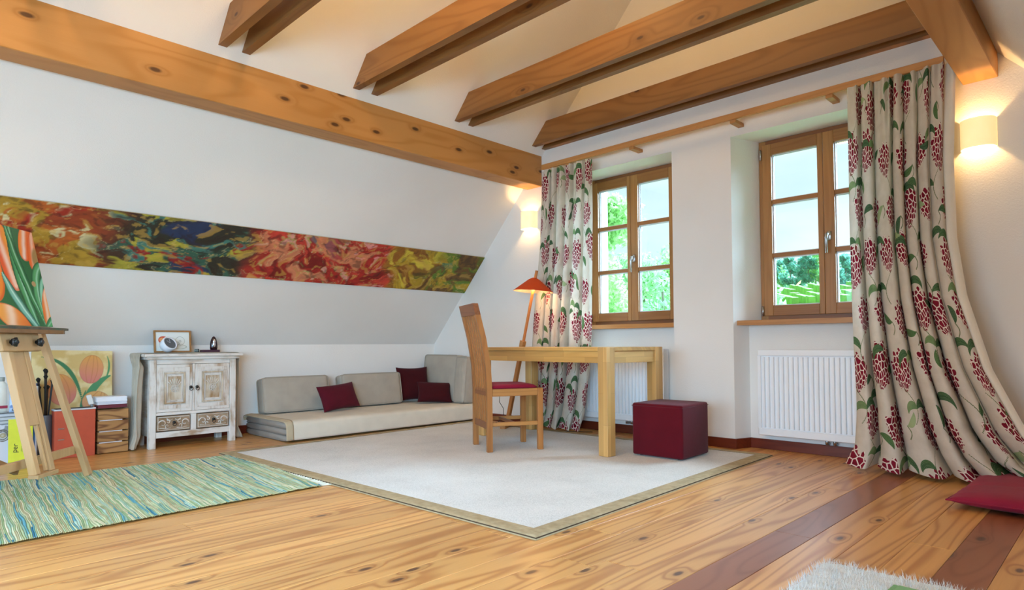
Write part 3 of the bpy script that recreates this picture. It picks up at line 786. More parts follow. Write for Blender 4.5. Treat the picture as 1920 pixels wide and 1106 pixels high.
def curtain(root_loc, W, Hh, N, zt, yL, yR, xc, amp, seed, nu, nv, phs, sag, fold_warp=0.25, micro=2.0, hem=None):
    t, s = np.meshgrid(np.linspace(0, 1, nv), np.linspace(0, 1, nu), indexing='ij')
    z = zt * (1 - t) + 0.012
    wob = 1.5 * fold_warp * np.sin(2 * PI * (1.3 * s + phs)) + 0.22 * np.sin(2 * PI * 3.3 * s + 1.0) + 0.16 * t * np.sin(5.0 * s + 9 * phs) + 0.10 * np.sin(3.1 * t + 7 * s)
    ph = 2 * PI * (N * s) + 2.2 * wob
    top = 1 - sstep(0.0, 0.22, t)
    A = table(amp, t) * (0.45 + 1.15 * vnoise(s * N * 0.9 + 3, t * 1.2 + 5, seed))
    cusp = 2 * np.abs(np.sin(ph / 2)) ** 0.72 - 1
    x = table(xc[0], t) + (table(xc[1], t) - table(xc[0], t)) * s - A * cusp
    x += -0.012 * top * np.sin(2 * PI * N * micro * s + 1.3) * (t > -1)
    x += 0.016 * (fbm(s * N * 1.6, t * 5, seed + 9, 3) - 0.5) * sstep(0.3, 1, t) * 2
    y = table(yL, t) + (table(yR, t) - table(yL, t)) * s
    y += table([(0, 0.010), (0.4, 0.016), (1, 0.024)], t) * np.sin(ph * 1.0 + 0.9)
    z = z + table([(0, 0), (0.9, 0.0), (1, 1)], t) * (0.010 + 0.018 * (np.sin(ph + 1) * 0.5 + 0.5))
    # hem kicks out over the floor
    kick = sstep(0.93, 1.0, t); x = x - kick * 0.035 * (0.5 + 0.5 * np.sin(ph + 2.0)); z = z - 0.0
    if sag is not None: z = z + sag(s, t)
    U = s * W; Vv = (1 - t) * Hh
    fa, lb, sc = motifs(U, Vv, W, Hh, seed)
    P = np.stack([x - root_loc[0], y - root_loc[1], z - root_loc[2]], -1)
    return P, dict(flower=fa, leaf=lb, stem=sc)
# long curtain at the right of the second window, its side swept out over the floor
rl = (4.28, 1.0, 2.37)
cr_ = empty('curtain', rl)
P, at_ = curtain(rl, 2.1, 2.45, 6.6, 2.36,
    [(0, 1.250), (.34, 1.245), (.6, 1.228), (.85, 1.205), (.95, 1.215), (1, 1.262)],
    [(0, .752), (.24, .772), (.43, .760), (.57, .715), (.74, .605), (.88, .455), (.95, .33), (1, .16)],
    ([(0, 4.315), (.3, 4.300), (.7, 4.265), (1, 4.235)], [(0, 4.315), (.3, 4.31), (.6, 4.27), (.8, 4.22), (1, 4.17)]),
    [(0, .026), (.25, .042), (.6, .066), (.9, .084), (1, .090)], 21, 400, 470, 0.1, None)
npmesh('curtain_fabric', P, 400, 470, M['curtain'], cr_, attrs=at_)
P2 = P[:, 320:, :].copy(); nn = P2.shape[1]; q = np.linspace(0, 1, nn)[None, :]; tt = np.linspace(0, 1, 470)[:, None]
P2[..., 0] += 0.02 * q + 0.012; P2[..., 1] -= q ** 2 * (0.055 - 0.02 * tt)
npmesh('lining', P2[::6, ::3], P2[::6, ::3].shape[1], P2[::6, ::3].shape[0], M['lining'], cr_)
tag(cr_, 'long printed linen curtain fanning out over the floor right of the second window', 'curtain')
rl = (4.28, 3.55, 2.37)
cl_ = empty('curtain', rl)
P, at_ = curtain(rl, 1.8, 2.45, 6.0, 2.34,
    [(0, 3.845), (.3, 3.87), (.6, 3.95), (.85, 3.985), (1, 4.0)],
    [(0, 3.278), (.4, 3.285), (.7, 3.29), (.85, 3.34), (1, 3.41)],
    ([(0, 4.315), (.4, 4.30), (1, 4.28)], [(0, 4.315), (.4, 4.305), (1, 4.30)]),
    [(0, .028), (.3, .036), (.7, .045), (.9, .055), (1, .05)], 33, 330, 440, 0.55, None)
npmesh('curtain_fabric', P, 330, 440, M['curtain'], cl_, attrs=at_)
tag(cl_, 'printed linen curtain hanging behind the desk beside the small orange lamp', 'curtain')

# ------------------------------------------------------------------ radiators
def radiator(y0, y1, z0, z1, label):
    xf = 4.50; root = empty('radiator', (xf, (y0 + y1) / 2, z0)); h = z1 - z0; w = (y1 - y0) / 2
    MB().box(0.012, 0.088, -w + 0.004, w - 0.004, 0.006, h - 0.004, 0.004).build('body', M['enamel'], root)
    fr = MB(); fr.box(0, 0.014, -w, w, h - 0.045, h, 0.004); fr.box(0, 0.014, -w, w, 0, 0.05, 0.004)
    fr.box(0, 0.014, -w, -w + 0.022, 0.05, h - 0.045); fr.box(0, 0.014, w - 0.022, w, 0.05, h - 0.045)
    fr.build('front_panel', M['enamel'], root)
    n = int((2 * w - 0.05) / 0.0333)
    p = (2 * w - 0.05) / n; me = None
    for i in range(n):
        yc = -w + 0.025 + p * (i + 0.5)
        if me is None:
            o = MB().prism([(0.016, -p * 0.34), (-0.003, -p * 0.20), (-0.003, p * 0.20), (0.016, p * 0.34)], 0.056, h - 0.052, 2).build('rib', M['enamel'], root, loc=(0, yc, 0)); me = o.data
        else:
            o = bpy.data.objects.new('rib', me); COL.objects.link(o); o.parent = root; o.location = (0, yc, 0)
    for q in (0, 1):
        v = MB(); yy = -0.02 - q * 0.05
        v.tube([(0.05, yy, 0.01), (0.05, yy, -0.025), (0.088, yy, -0.028)], 0.0105, 10)
        v.build('valve', M['steel'], root, smooth=True)
    return tag(root, label, 'radiator')
radiator(2.722, 3.55, 0.12, 0.728, 'white ribbed radiator under the sill behind the desk')
radiator(1.10, 1.952, 0.112, 0.722, 'white ribbed radiator in the niche beside the long curtain')

# ------------------------------------------------------------------ painting on the slope
def strip_paint(u, v):
    # u 0..1 over x = -0.4 .. 4.45 ; v 0 bottom .. 1 top
    x = u * 4.85; y = v * 0.475
    wx = fbm(x * 2.6, y * 3.2, 1, 4) - .5; wy = fbm(x * 2.6 + 9, y * 3.2 + 4, 5, 4) - .5
    X = x + wx * 0.42; Y = y + wy * 0.36
    n1 = fbm(X * 4.5, Y * 7, 11, 5); n2 = fbm(X * 6 + 7, Y * 9, 21, 5); n3 = fbm(X * 13, Y * 17, 31, 4); n4 = fbm(X * 3 + 3, Y * 4.5 + 2, 41, 4)
    C = np.zeros(u.shape + (3,)); C[:] = hx('#8c3a1c')[:3]
    xw = X - 0.4   # world x
    # left: orange brown with ochre
    m = 1 - sstep(1.05, 1.35, xw); C = blend(C, '#b05a22', m * sstep(.45, .55, n1)); C = blend(C, '#a8842a', m * sstep(.52, .6, n2)); C = blend(C, '#c9bb8a', m * sstep(.62, .68, n3)); C = blend(C, '#9c2a18', m * sstep(.55, .62, n4))
    # second: dark green / navy / ochre
    m = sstep(1.0, 1.3, xw) * (1 - sstep(2.0, 2.2, xw))
    C = blend(C, '#2b2a20', m); C = blend(C, '#2f5a48', m * sstep(.46, .54, n1)); C = blend(C, '#1d2f52', m * sstep(.55, .62, n4) * .9)
    C = blend(C, '#a39a35', m * sstep(.55, .60, n2)); C = blend(C, '#8c1f1c', m * sstep(.57, .63, n3 * .5 + n1 * .5)); C = blend(C, '#3f7468', m * sstep(.64, .72, n3))
    # middle: reds with grey violet
    m = sstep(1.95, 2.15, xw) * (1 - sstep(3.35, 3.55, xw))
    C = blend(C, '#a3241c', m); C = blend(C, '#c03a2c', m * sstep(.48, .56, n1)); C = blend(C, '#6b5a60', m * sstep(.54, .62, n4) * (1 - sstep(2.5, 2.9, xw)))
    C = blend(C, '#c87a55', m * sstep(.55, .62, n2)); C = blend(C, '#a89a55', m * sstep(.60, .66, n3) * (1 - sstep(2.8, 3.1, xw))); C = blend(C, '#d98f88', m * sstep(.66, .70, n3) * .8)
    C = blend(C, '#7c1510', m * sstep(.60, .66, 1 - n2))
    # right: ochre yellow then green
    m = sstep(3.3, 3.5, xw); C = blend(C, '#b0901f', m); C = blend(C, '#8e5a18', m * sstep(.54, .60, n1)); C = blend(C, '#cdb83a', m * sstep(.56, .62, n2))
    m2 = sstep(3.75, 4.1, xw + (n4 - .5) * .8); C = blend(C, '#5c7a1c', m2 * sstep(.42, .52, n2)); C = blend(C, '#6a4a18', m2 * sstep(.56, .62, n1)); C = blend(C, '#2f7a5a', m2 * sstep(.60, .66, n4) * sstep(.5, .8, v))
    # pale thread at the far left
    d = np.abs(x - 0.905 - 0.10 * np.cos(3 * v)); C = blend(C, '#d8cfb0', (1 - sstep(0.004, 0.010, d)) * 0.8)
    # pale swirl lines along iso contours
    fib = fbm(X * 22 + Y * 4, Y * 60 + 10 * wx, 51, 4); C = C * (0.70 + 0.62 * fib)[..., None]; n6 = fbm(X * 18, Y * 26, 61, 4); C = blend(C, '#c7a048', sstep(.60, .68, n6) * .45); C = blend(C, '#2a1a14', sstep(.60, .70, 1 - n6) * .5)
    li = 1 - sstep(0.0, 0.010, np.abs(n1 - 0.5 + (n2 - .5) * .3)); C = blend(C, '#d8c890', li * 0.35)
    return np.clip(C, 0, 1)
def slope_z(y): return KZ + (KY - y) * SL
sx0, sx1 = -0.4, GX - 0.002
L_ = math.hypot(5.106 - 4.784, (5.106 - 4.784) * SL)
pt = empty('wall_painting', ((sx0 + sx1) / 2, 5.106 - 0.004, slope_z(5.106) - 0.004))
pt.rotation_euler = (-(PI / 2 - math.atan(SL)), 0, 0)
pt.rotation_euler = (math.atan2(SL, -1) - PI / 2, 0, 0)
pt.rotation_euler = (PI / 2 - math.atan(SL), 0, 0)
pic_w = sx1 - sx0
M['paintA'] = paint_mat('oil_paint_swirls', 0.6, 0.35)
picture('painted_canvas', pic_w, L_, 0.0065, strip_paint, M['paintA'], pt, loc=(0, -0.008, 0))
MB().box(-pic_w / 2, pic_w / 2, -0.0075, 0.0, 0, L_).build('backing', plain('canvas_backing', '#b9a98a', 0.9), pt)
tag(pt, 'long horizontal abstract painting in reds, ochre and green on the white slope', 'painting')

# ------------------------------------------------------------------ rugs
def rug_large():
    c0 = Vector((1.848, 1.696)); ax = Vector((math.cos(R(1.87)), math.sin(R(1.87)))); ay = Vector((-ax.y, ax.x)); W, D = 2.478, 2.965
    root = empty('area_rug', (c0.x, c0.y, 0), (0, 0, R(1.87)))
    n = NT('wool_pile', 1.0, 0.05); v = n.coord()
    sp = n.noise(v, 210, 3, 0.7); lo = n.noise(v, 3.0, 3)
    n.color(n.ramp(n.math('MULTIPLY_ADD', sp, 0.75, n.math('MULTIPLY', lo, 0.25)), [(0.38, hx('#bdb9b1')[:3]), (0.56, hx('#dcd8d1')[:3])]))
    n.bump(sp, 0.6, 0.004); n.b.inputs['Sheen Weight'].default_value = 0.2
    b = 0.088; r = np.random.RandomState(2)
    nu, nv = 200, 240; u, w = np.meshgrid(np.linspace(0, 1, nu), np.linspace(0, 1, nv))
    z = 0.0115 + 0.0016 * fbm(u * 60, w * 70, 3, 3)
    P = np.stack([b - .004 + u * (W - 2 * b + .008), b - .004 + w * (D - 2 * b + .008), z], -1)
    npmesh('pile', P, nu, nv, n.m, root)
    bm = NT('suede_border', 0.85, 0.2); q = bm.noise(bm.coord(), 26, 4, 0.6)
    bm.color(bm.ramp(q, [(0.3, hx('#9c8a68')[:3]), (0.7, hx('#b8a684')[:3])])); bm.bump(q, 0.2, 0.004); bm.b.inputs['Sheen Weight'].default_value = 0.0
    def strip(p0, p1, p2, p3):
        # outer edge p0->p1, inner p3<-p2 ; rounded section
        mb = MB(); nn = 7
        def P(u, v):
            o = Vector(p0).lerp(Vector(p1), u); i_ = Vector(p3).lerp(Vector(p2), u); t = v
            zz = 0.0135 * min(1, math.sin(min(1, t * 5) * PI / 2)) if t < 0.2 else 0.0135
            q_ = o.lerp(i_, t); return (q_.x, q_.y, zz * 1.0 + 0.0006)
        mb.grid(P, 40, 12); mb.build('border', bm.m, root, smooth=True)
    strip((0, 0, 0), (W, 0, 0), (W - b, b, 0), (b, b, 0)); strip((W, 0, 0), (W, D, 0), (W - b, D - b, 0), (W - b, b, 0))
    strip((W, D, 0), (0, D, 0), (b, D - b, 0), (W - b, D - b, 0)); strip((0, D, 0), (0, 0, 0), (b, b, 0), (b, D - b, 0))
    MB().box(0.004, W - 0.004, 0.004, D - 0.004, 0, 0.009).build('backing', plain('rug_backing', '#4a3a2a', 1.0), root)
    tag(root, 'large pale grey wool rug with beige suede border under the desk', 'rug')
rug_large()
def rug_rag():
    root = empty('rag_rug', (0.7, 3.85, 0))
    c = [(-0.55, 3.115), (1.745, 3.178), (1.840, 4.528), (-0.45, 4.68)]
    nu, nv = 1300, 84
    u, v = np.meshgrid(np.linspace(0, 1, nu), np.linspace(0, 1, nv))
    A = lambda k: (c[0][k] * (1 - u) + c[1][k] * u) * (1 - v) + (c[3][k] * (1 - u) + c[2][k] * u) * v
    x, y = A(0), A(1)
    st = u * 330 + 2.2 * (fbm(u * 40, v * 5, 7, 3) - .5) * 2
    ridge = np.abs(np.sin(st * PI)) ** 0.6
    z = 0.003 + 0.006 * ridge * (0.6 + 0.7 * vnoise(st, v * 14, 4)) + 0.003 * vnoise(u * 30, v * 30, 8)
    y = y + (0.006 * (vnoise(st * 1.0, u * 0 + 3, 5) - .5)) * (np.abs(v - .5) > .48)
    # each rag strip: own colour, changing along its length
    sid = np.floor(st); seg = np.floor(v * 3.2 + 7 * vnoise(sid * 1.0, sid * 0 + 1, 2))
    h = lambda a, b, sd: np.random.RandomState(sd).rand(64, 64)[(a.astype(int)) % 64, (b.astype(int)) % 64]
    k = h(sid, seg, 1); k2 = h(sid * 3 + seg, seg * 5, 2)
    pal = ['#b2c89a', '#c0d0a4', '#a2c294', '#c9c69c', '#a4ccb4', '#d2dab4', '#92b684', '#bab68c', '#b0d4c2', '#d9d9b6', '#86b4a2', '#c6d6aa']
    C = np.zeros(u.shape + (3,)); kk = (k * len(pal)).astype(int)
    P_ = np.array([hx(p)[:3] for p in pal]); C[:] = P_[kk % len(pal)]
    C = blend(C, '#2f7fa6', (k2 > 0.985).astype(float)); C = blend(C, '#5aa9bd', ((k2 > 0.95) & (k2 <= 0.985)).astype(float)); C = blend(C, '#e2e4c4', (k2 < 0.04).astype(float)); C = blend(C, '#d9d38a', ((v < 0.008)).astype(float) * 0.8)
    # turquoise shade grows towards the left end
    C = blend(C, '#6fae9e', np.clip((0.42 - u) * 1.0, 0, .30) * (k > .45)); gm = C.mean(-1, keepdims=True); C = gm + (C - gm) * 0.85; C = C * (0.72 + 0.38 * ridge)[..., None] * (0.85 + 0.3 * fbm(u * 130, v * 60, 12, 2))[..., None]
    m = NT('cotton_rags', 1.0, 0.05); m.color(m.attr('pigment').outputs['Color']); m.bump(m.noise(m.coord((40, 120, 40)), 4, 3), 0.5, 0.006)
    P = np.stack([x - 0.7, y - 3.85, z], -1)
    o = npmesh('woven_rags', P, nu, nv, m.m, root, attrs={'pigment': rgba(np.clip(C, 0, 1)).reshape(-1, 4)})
    fr = MB(); r = random.Random(4); fm = plain('fringe_cotton', '#e2e3cf', 1.0)
    for i in range(48):
        t = (i + .5) / 48; px = c[1][0] * (1 - t) + c[2][0] * t - .7; py = c[1][1] * (1 - t) + c[2][1] * t - 3.85
        L = r.uniform(.070, .100) * (1 - .25 * t); a = r.uniform(-.5, .5)
        fr.tube([(px - .005, py, .005), (px + L * .5, py + a * .01, .005), (px + L, py + a * .03, .003)], [.0036, .0040, .0026], 5)
    q = fr.build('fringe', fm, root, smooth=True); q['kind'] = 'stuff'
    tag(root, 'green and turquoise woven rag rug with pale fringe under the easel', 'rug')
rug_rag()
def rug_shag():
    root = empty('shag_rug', (2.33, 0.79, 0), (0, 0, R(1.5)))
    m = NT('white_shag', 1.0, 0.05); m.color(m.ramp(m.noise(m.coord(), 30, 3), [(0.3, hx('#d6d8d6')[:3]), (0.7, hx('#e9ebe9')[:3])])); m.b.inputs['Sheen Weight'].default_value = 0.3
    nu, nv = 200, 200; u, v = np.meshgrid(np.linspace(0, 1, nu), np.linspace(0, 1, nv)); W, D = 1.1, 1.1
    ed = np.minimum(np.minimum(u, 1 - u) * W, np.minimum(v, 1 - v) * D); k = sstep(0, .015, ed)
    z = k * (0.014 + 0.012 * fbm(u * 55, v * 55, 3, 3)); jx = (fbm(u * 0 + 2, v * 40, 5, 3) - .5) * .03 * (1 - k); 
    P = np.stack([-W + u * W + jx, -D + v * D + (fbm(u * 40, v * 0 + 1, 6, 3) - .5) * .03 * (1 - k), z], -1); npmesh('pile_base', P, nu, nv, m.m, root)
    r = np.random.RandomState(9); n = 26000
    # strands: thin leaning blades, denser near the visible corner
    x = -W * (r.rand(n) ** 1.0); y = -D * r.rand(n); a = r.rand(n) * 6.28; L = 0.016 + 0.014 * r.rand(n); w = 0.0016
    lean = 0.012 + .01 * r.rand(n); dx, dy = np.cos(a) * lean, np.sin(a) * lean; ox, oy = -np.sin(a) * w, np.cos(a) * w
    V = np.stack([np.stack([x - ox, y - oy, x * 0 + .008], 1), np.stack([x + ox, y + oy, x * 0 + .008], 1), np.stack([x + dx + ox * .5, y + dy + oy * .5, .012 + L], 1)], 1).reshape(-1, 3)
    me = bpy.data.meshes.new('shag_pile'); me.vertices.add(len(V)); me.vertices.foreach_set('co', V.astype(np.float32).ravel()); me.loops.add(n * 3)
    me.loops.foreach_set('vertex_index', np.arange(n * 3, dtype=np.int32)); me.polygons.add(n); me.polygons.foreach_set('loop_start', np.arange(0, n * 3, 3, dtype=np.int32)); me.polygons.foreach_set('loop_total', np.full(n, 3, dtype=np.int32)); me.update(calc_edges=True)
    me.materials.append(m.m); o = bpy.data.objects.new('shag_pile', me); COL.objects.link(o); o.parent = root; o['kind'] = 'stuff'
    tag(root, 'fluffy white shag rug in the lower right corner', 'rug')
    g = empty('exercise_mat', (2.197, 0.545, 0.028), (0, 0, R(-2)))
    MB().box(-0.62, 0, -0.62, 0, 0, 0.008, 0.002).build('mat_sheet', fabric('green_felt', '#7fb07c', 0.06, 500, 0.2), g)
    MB().box(-0.60, -0.02, -0.60, -0.02, 0.008, 0.016, 0.002).build('folded_layer', fabric('green_felt_top', '#86b883', 0.06, 500, 0.2), g)
    tag(g, 'folded green mat lying on the white shag rug', 'mat')
rug_shag()

# ------------------------------------------------------------------ cushions
def pillow(name, w, h, t, mat, parent, n=26, pinch=0.10, seed=1, seam=True, crease=0.06):
    """throw pillow in its own xz plane, thickness along y, bottom edge at z=0"""
    a, b = np.meshgrid(np.linspace(-1, 1, n), np.linspace(-1, 1, n))
    prof = (1 - np.abs(a) ** 2.6).clip(0) ** 0.55 * (1 - np.abs(b) ** 2.6).clip(0) ** 0.55
    X = a * w / 2 * (1 - pinch * (1 - b ** 2) * np.abs(a) ** 3); Z = b * h / 2 * (1 - pinch * (1 - a ** 2) * np.abs(b) ** 3) + h / 2
    ns = (fbm(a * 3 + 5, b * 3 + 5, seed, 3) - .5) * crease
    mb = MB()
    for sgn in (-1, 1):
        Y = sgn * prof * t / 2 * (1 + ns * 2)
        vs = np.stack([X, Y, Z], -1).reshape(-1, 3).tolist()
        fs = [(j * n + i, j * n + i + 1, (j + 1) * n + i + 1, (j + 1) * n + i) for j in range(n - 1) for i in range(n - 1)]
        mb.add(vs, fs)
    o = mb.build(name, mat, parent, smooth=True, weld=0.0004)
    m = o.modifiers.new('s', 'SUBSURF'); m.levels = 1; m.render_levels = 1
    return o
def block_cushion(w, h, t, mat, parent, r=0.03, seed=1, bulge=0.018, pipe=0.004):
    """boxed seat cushion with welted edges, in xz plane, thickness along y"""
    n = 22
    def face(sg):
        a, b = np.meshgrid(np.linspace(-1, 1, n), np.linspace(-1, 1, n))
        rr = r / min(w, h) * 2
        X = a * w / 2; Z = b * h / 2 + h / 2
        k = (1 - a ** 4) * (1 - b ** 4)
        Y = sg * (t / 2 - .004 + bulge * k + .012 * (fbm(a * 2.5 + 4, b * 2.5 + 4, seed + sg, 3) - .5) * k)
        # round the four corners
        cx = np.sign(a) * np.maximum(0, np.abs(a * w / 2) - (w / 2 - r)); cz = np.sign(b) * np.maximum(0, np.abs(b * h / 2) - (h / 2 - r))
        d = np.hypot(cx, cz); mx = np.maximum(np.abs(cx), np.abs(cz)); sc = np.where(d > 1e-6, mx / np.maximum(d, 1e-6), 1)
        X = X - cx + cx * sc; Z = Z - cz + cz * sc
        return X, Y, Z
    mb = MB(); fr = face(-1); bk = face(1)
    for (X, Y, Z) in (fr, bk):
        mb.add(np.stack([X, Y, Z], -1).reshape(-1, 3).tolist(), [(j * n + i, j * n + i + 1, (j + 1) * n + i + 1, (j + 1) * n + i) for j in range(n - 1) for i in range(n - 1)])
    def ring(F):
        X, Y, Z = F; p = [(i, 0) for i in range(n)] + [(n - 1, j) for j in range(1, n)] + [(i, n - 1) for i in range(n - 2, -1, -1)] + [(0, j) for j in range(n - 2, 0, -1)]
        return [Vector((X[j, i], Y[j, i], Z[j, i])) for i, j in p]
    A, B = ring(fr), ring(bk); k = len(A); c = Vector((0, 0, h / 2)); rows = 5; vs = []
    for q in range(rows):
        f = q / (rows - 1)
        for p, s in zip(A, B):
            m_ = p.lerp(s, f); out = Vector((m_.x, 0, m_.z - h / 2)).normalized(); vs.append(m_ + out * 0.006 * math.sin(PI * f))
    mb.add(vs, [(q * k + i, q * k + (i + 1) % k, (q + 1) * k + (i + 1) % k, (q + 1) * k + i) for q in range(rows - 1) for i in range(k)])
    o = mb.build('cushion_body', mat, parent, smooth=True, weld=0.0004)
    for rg in (A, B):
        out = [p + Vector((p.x, 0, p.z - h / 2)).normalized() * 0.002 for p in rg]
        MB().tube(out + [out[0]], pipe, 6, False).build('piping', mat, parent, smooth=True)
    return o
M['linen'] = fabric('oatmeal_linen', '#aaa193', 0.07, 800, 0.3)
M['burg'] = fabric('burgundy_cotton', '#520c1c', 0.12, 700, 0.25, sheen=0.05)
M['burg_d'] = fabric('dark_burgundy_cotton', '#3e0910', 0.12, 700, 0.25, sheen=0.05)

# folded mattress with its cream throw
def couch():
    x0, x1, y0, y1 = 2.335, 4.43, 4.800, 5.588
    root = empty('floor_mattress', ((x0 + x1) / 2, (y0 + y1) / 2, 0)); cx, cy_ = root.location[:2]
    for k in range(3):
        z = 0.002 + 0.051 * k; n = 26
        mb = MB(); sec = []
        for q in range(20):
            a = 2 * PI * q / 20; ca, sa = math.cos(a), math.sin(a); e = 0.28
            yy = (abs(ca) ** e) * math.copysign(1, ca) * (y1 - y0) / 2; zz = (abs(sa) ** 0.75) * math.copysign(1, sa) * 0.0262
            sec.append((yy, zz + z + 0.0258))
        k_ = len(sec); vs = []; ends = [(0.0, 0.90), (0.008, 0.985), (0.03, 1.0), (1 - .03 / 2, 1.0), (1, 0.97)]
        for (t, sc) in ends:
            X = (x0 - cx) + (x1 - x0) * t if t > 0.5 else (x0 - cx) + t
            vs += [(X, p[0] * (1 if sc > .95 else .995), (p[1] - z - .0258) * sc + z + .0258) for p in sec]
        mb.add(vs, [(i * k_ + j, i * k_ + (j + 1) % k_, (i + 1) * k_ + (j + 1) % k_, (i + 1) * k_ + j) for i in range(len(ends) - 1) for j in range(k_)] + [tuple(range(k_))])
        mb.build('mattress_layer', fabric('mattress_ticking', '#a1968a', 0.06, 600, 0.3), root, smooth=True)
        if k: MB().tube([(x0 - cx - 0.001, -(y1 - y0) / 2 + .02, z), (x0 - cx - 0.003, 0, z + 0.003), (x0 - cx - 0.001, (y1 - y0) / 2 - .02, z)], 0.0035, 6).build('seam', fabric('seam_cord', '#7c7166', 0.05, 600, 0.1), root, smooth=True)
    tag(root, 'low folded floor mattress of three layers under a cream throw', 'mattress')
    tr = empty('throw_blanket', ((x0 + x1) / 2, (y0 + y1) / 2, 0.16))
    prof = [(y1 + .004, .120), (y1 + .006, .150), (y1 - .01, .166), (y1 - .1, .168), (y1 - .3, .169), (y0 + .25, .169), (y0 + .08, .168), (y0 + .012, .163), (y0 - .010, .148), (y0 - .016, .11), (y0 - .018, .06), (y0 - .020, .018)]
    def surf(xa, xb, nx, name, mat, off=0.0, droop=False):
        mb = MB(); s = [0]
        for a, b in zip(prof[:-1], prof[1:]): s.append(s[-1] + math.hypot(a[0] - b[0], a[1] - b[1]))
        nv = 60
        def P(u, v):
            t = v * s[-1]; yy = np.interp(t, s, [p[0] for p in prof]); zz = np.interp(t, s, [p[1] for p in prof]); X = xa + (xb - xa) * u
            w = float(vnoise(np.array(X * 3.0), np.array(t * 4.0), 6)) - .5; w2 = float(vnoise(np.array(X * 9.0), np.array(t * 9.0), 8)) - .5
            if zz < .14: yy -= (w * .010 + .004 * w2) * 1.0
            else: zz += w * .006 + w2 * .003
            e = (X - (x0 - .02)); dr = max(0, 1 - e / .05)
            if zz > .12: zz -= dr * .010
            if off:
                if zz < .14: yy -= off
                else: zz += off
            return (X - tr.location[0], yy - tr.location[1], zz - .16)
        mb.grid(P, nx, nv); o = mb.build(name, mat, tr, smooth=True); md = o.modifiers.new('t', 'SOLIDIFY'); md.thickness = .004; md.offset = 1; return o
    surf(x0 - .018, x1 - .004, 60, 'cloth', fabric('cream_throw', '#d8cfbd', 0.05, 500, 0.25))
    surf(x0 - .022, x0 + .040, 6, 'edge_band', fabric('throw_band', '#b9a98c', 0.06, 500, 0.2), off=0.003)
    tag(tr, 'cream throw with beige edge band spread over the floor mattress', 'blanket')
couch()
def lean(name, loc, rz, tilt):
    o = empty(name, loc); o.rotation_euler = Euler((-tilt, 0, rz), 'XYZ'); return o
zt_ = 0.176
c = lean('back_cushion', (2.705, 5.405, zt_ + .004), 0, R(10)); block_cushion(0.625, 0.305, 0.12, M['linen'], c, seed=3)
tag(c, 'left oatmeal linen back cushion standing at the couch end by the cabinet', 'cushion')
c = lean('back_cushion', (3.495, 5.405, zt_ + .004), R(-1), R(10)); block_cushion(0.66, 0.305, 0.12, M['linen'], c, seed=5)
tag(c, 'middle oatmeal linen back cushion between two burgundy pillows', 'cushion')
c = lean('back_cushion', (4.285, 5.275, zt_ + .004), R(-90), R(7)); block_cushion(0.55, 0.475, 0.14, M['linen'], c, seed=8)
tag(c, 'tall linen back cushion leaning in the corner of the gable wall', 'cushion')
c = lean('back_cushion', (4.27, 4.905, zt_ + .004), R(-91), R(6)); block_cushion(0.17, 0.46, 0.16, M['linen'], c, seed=9)
tag(c, 'pale linen cushion beside the corner cushion, mostly behind the chair back', 'cushion')
c = lean('throw_pillow', (3.045, 5.175, zt_ + .006), R(10), R(24)); c.rotation_euler = Euler((R(-24), R(-4), R(8)), 'XYZ'); pillow('pillow_body', 0.42, 0.255, 0.12, M['burg'], c, seed=2)
tag(c, 'wine red oblong pillow leaning across the gap between the linen cushions', 'pillow')
c = lean('throw_pillow', (4.015, 5.39, zt_ + .006), R(-12), R(14)); pillow('pillow_body', 0.37, 0.37, 0.13, M['burg_d'], c, seed=4)
tag(c, 'tall square dark burgundy pillow in front of the corner cushions', 'pillow')
c = lean('throw_pillow', (4.035, 5.08, zt_ + .006), R(-30), R(30)); c.rotation_euler = Euler((R(-30), R(3), R(-28)), 'XYZ'); pillow('pillow_body', 0.37, 0.235, 0.12, M['burg_d'], c, seed=6)
tag(c, 'small oblong dark burgundy pillow leaning on the square one', 'pillow')
# floor cushion at the right
def floor_cushion():
    root = empty('floor_cushion', (3.90, 0.24, 0.0), (0, 0, R(-1)))
    w, d, t = 0.80, 0.80, 0.095; n = 44
    m = fabric('raspberry_cotton', '#8f1f3a', 0.10, 600, 0.3, sheen=0.08, rough=0.9)
    a, b = np.meshgrid(np.linspace(-1, 1, n), np.linspace(-1, 1, n)); mb = MB()
    pf = (1 - np.abs(a) ** 5).clip(0) ** .5 * (1 - np.abs(b) ** 5).clip(0) ** .5
    X = a * w / 2 * (1 - .035 * (1 - b ** 2) * np.abs(a) ** 4); Y = b * d / 2 * (1 - .035 * (1 - a ** 2) * np.abs(b) ** 4)
    top = .042 + pf * (.046 + .014 * (fbm(a * 2 + 4, b * 2 + 4, 3, 3) - .5)) - .006 * np.exp(-((a + b * .3) / .1) ** 2)
    edge_w = .004 * np.sin(a * 40 + 3 * b) * (np.abs(b) > .8)
    bot = .042 - pf * .040
    for Z in (top + edge_w * pf, bot): mb.add(np.stack([X, Y, Z], -1).reshape(-1, 3).tolist(), [(j * n + i, j * n + i + 1, (j + 1) * n + i + 1, (j + 1) * n + i) for j in range(n - 1) for i in range(n - 1)])
    o = mb.build('cushion_body', m, root, smooth=True, weld=.0004)
    rg = [(X[0, i], Y[0, i]) for i in range(n)] + [(X[j, -1], Y[j, -1]) for j in range(n)] + [(X[-1, i], Y[-1, i]) for i in range(n - 1, -1, -1)] + [(X[j, 0], Y[j, 0]) for j in range(n - 1, -1, -1)]
    MB().tube([(p[0], p[1], .042) for p in rg], .0035, 6, False).build('seam', m, root, smooth=True)
    tag(root, 'flat raspberry red floor cushion beside the long curtain', 'cushion')
floor_cushion()

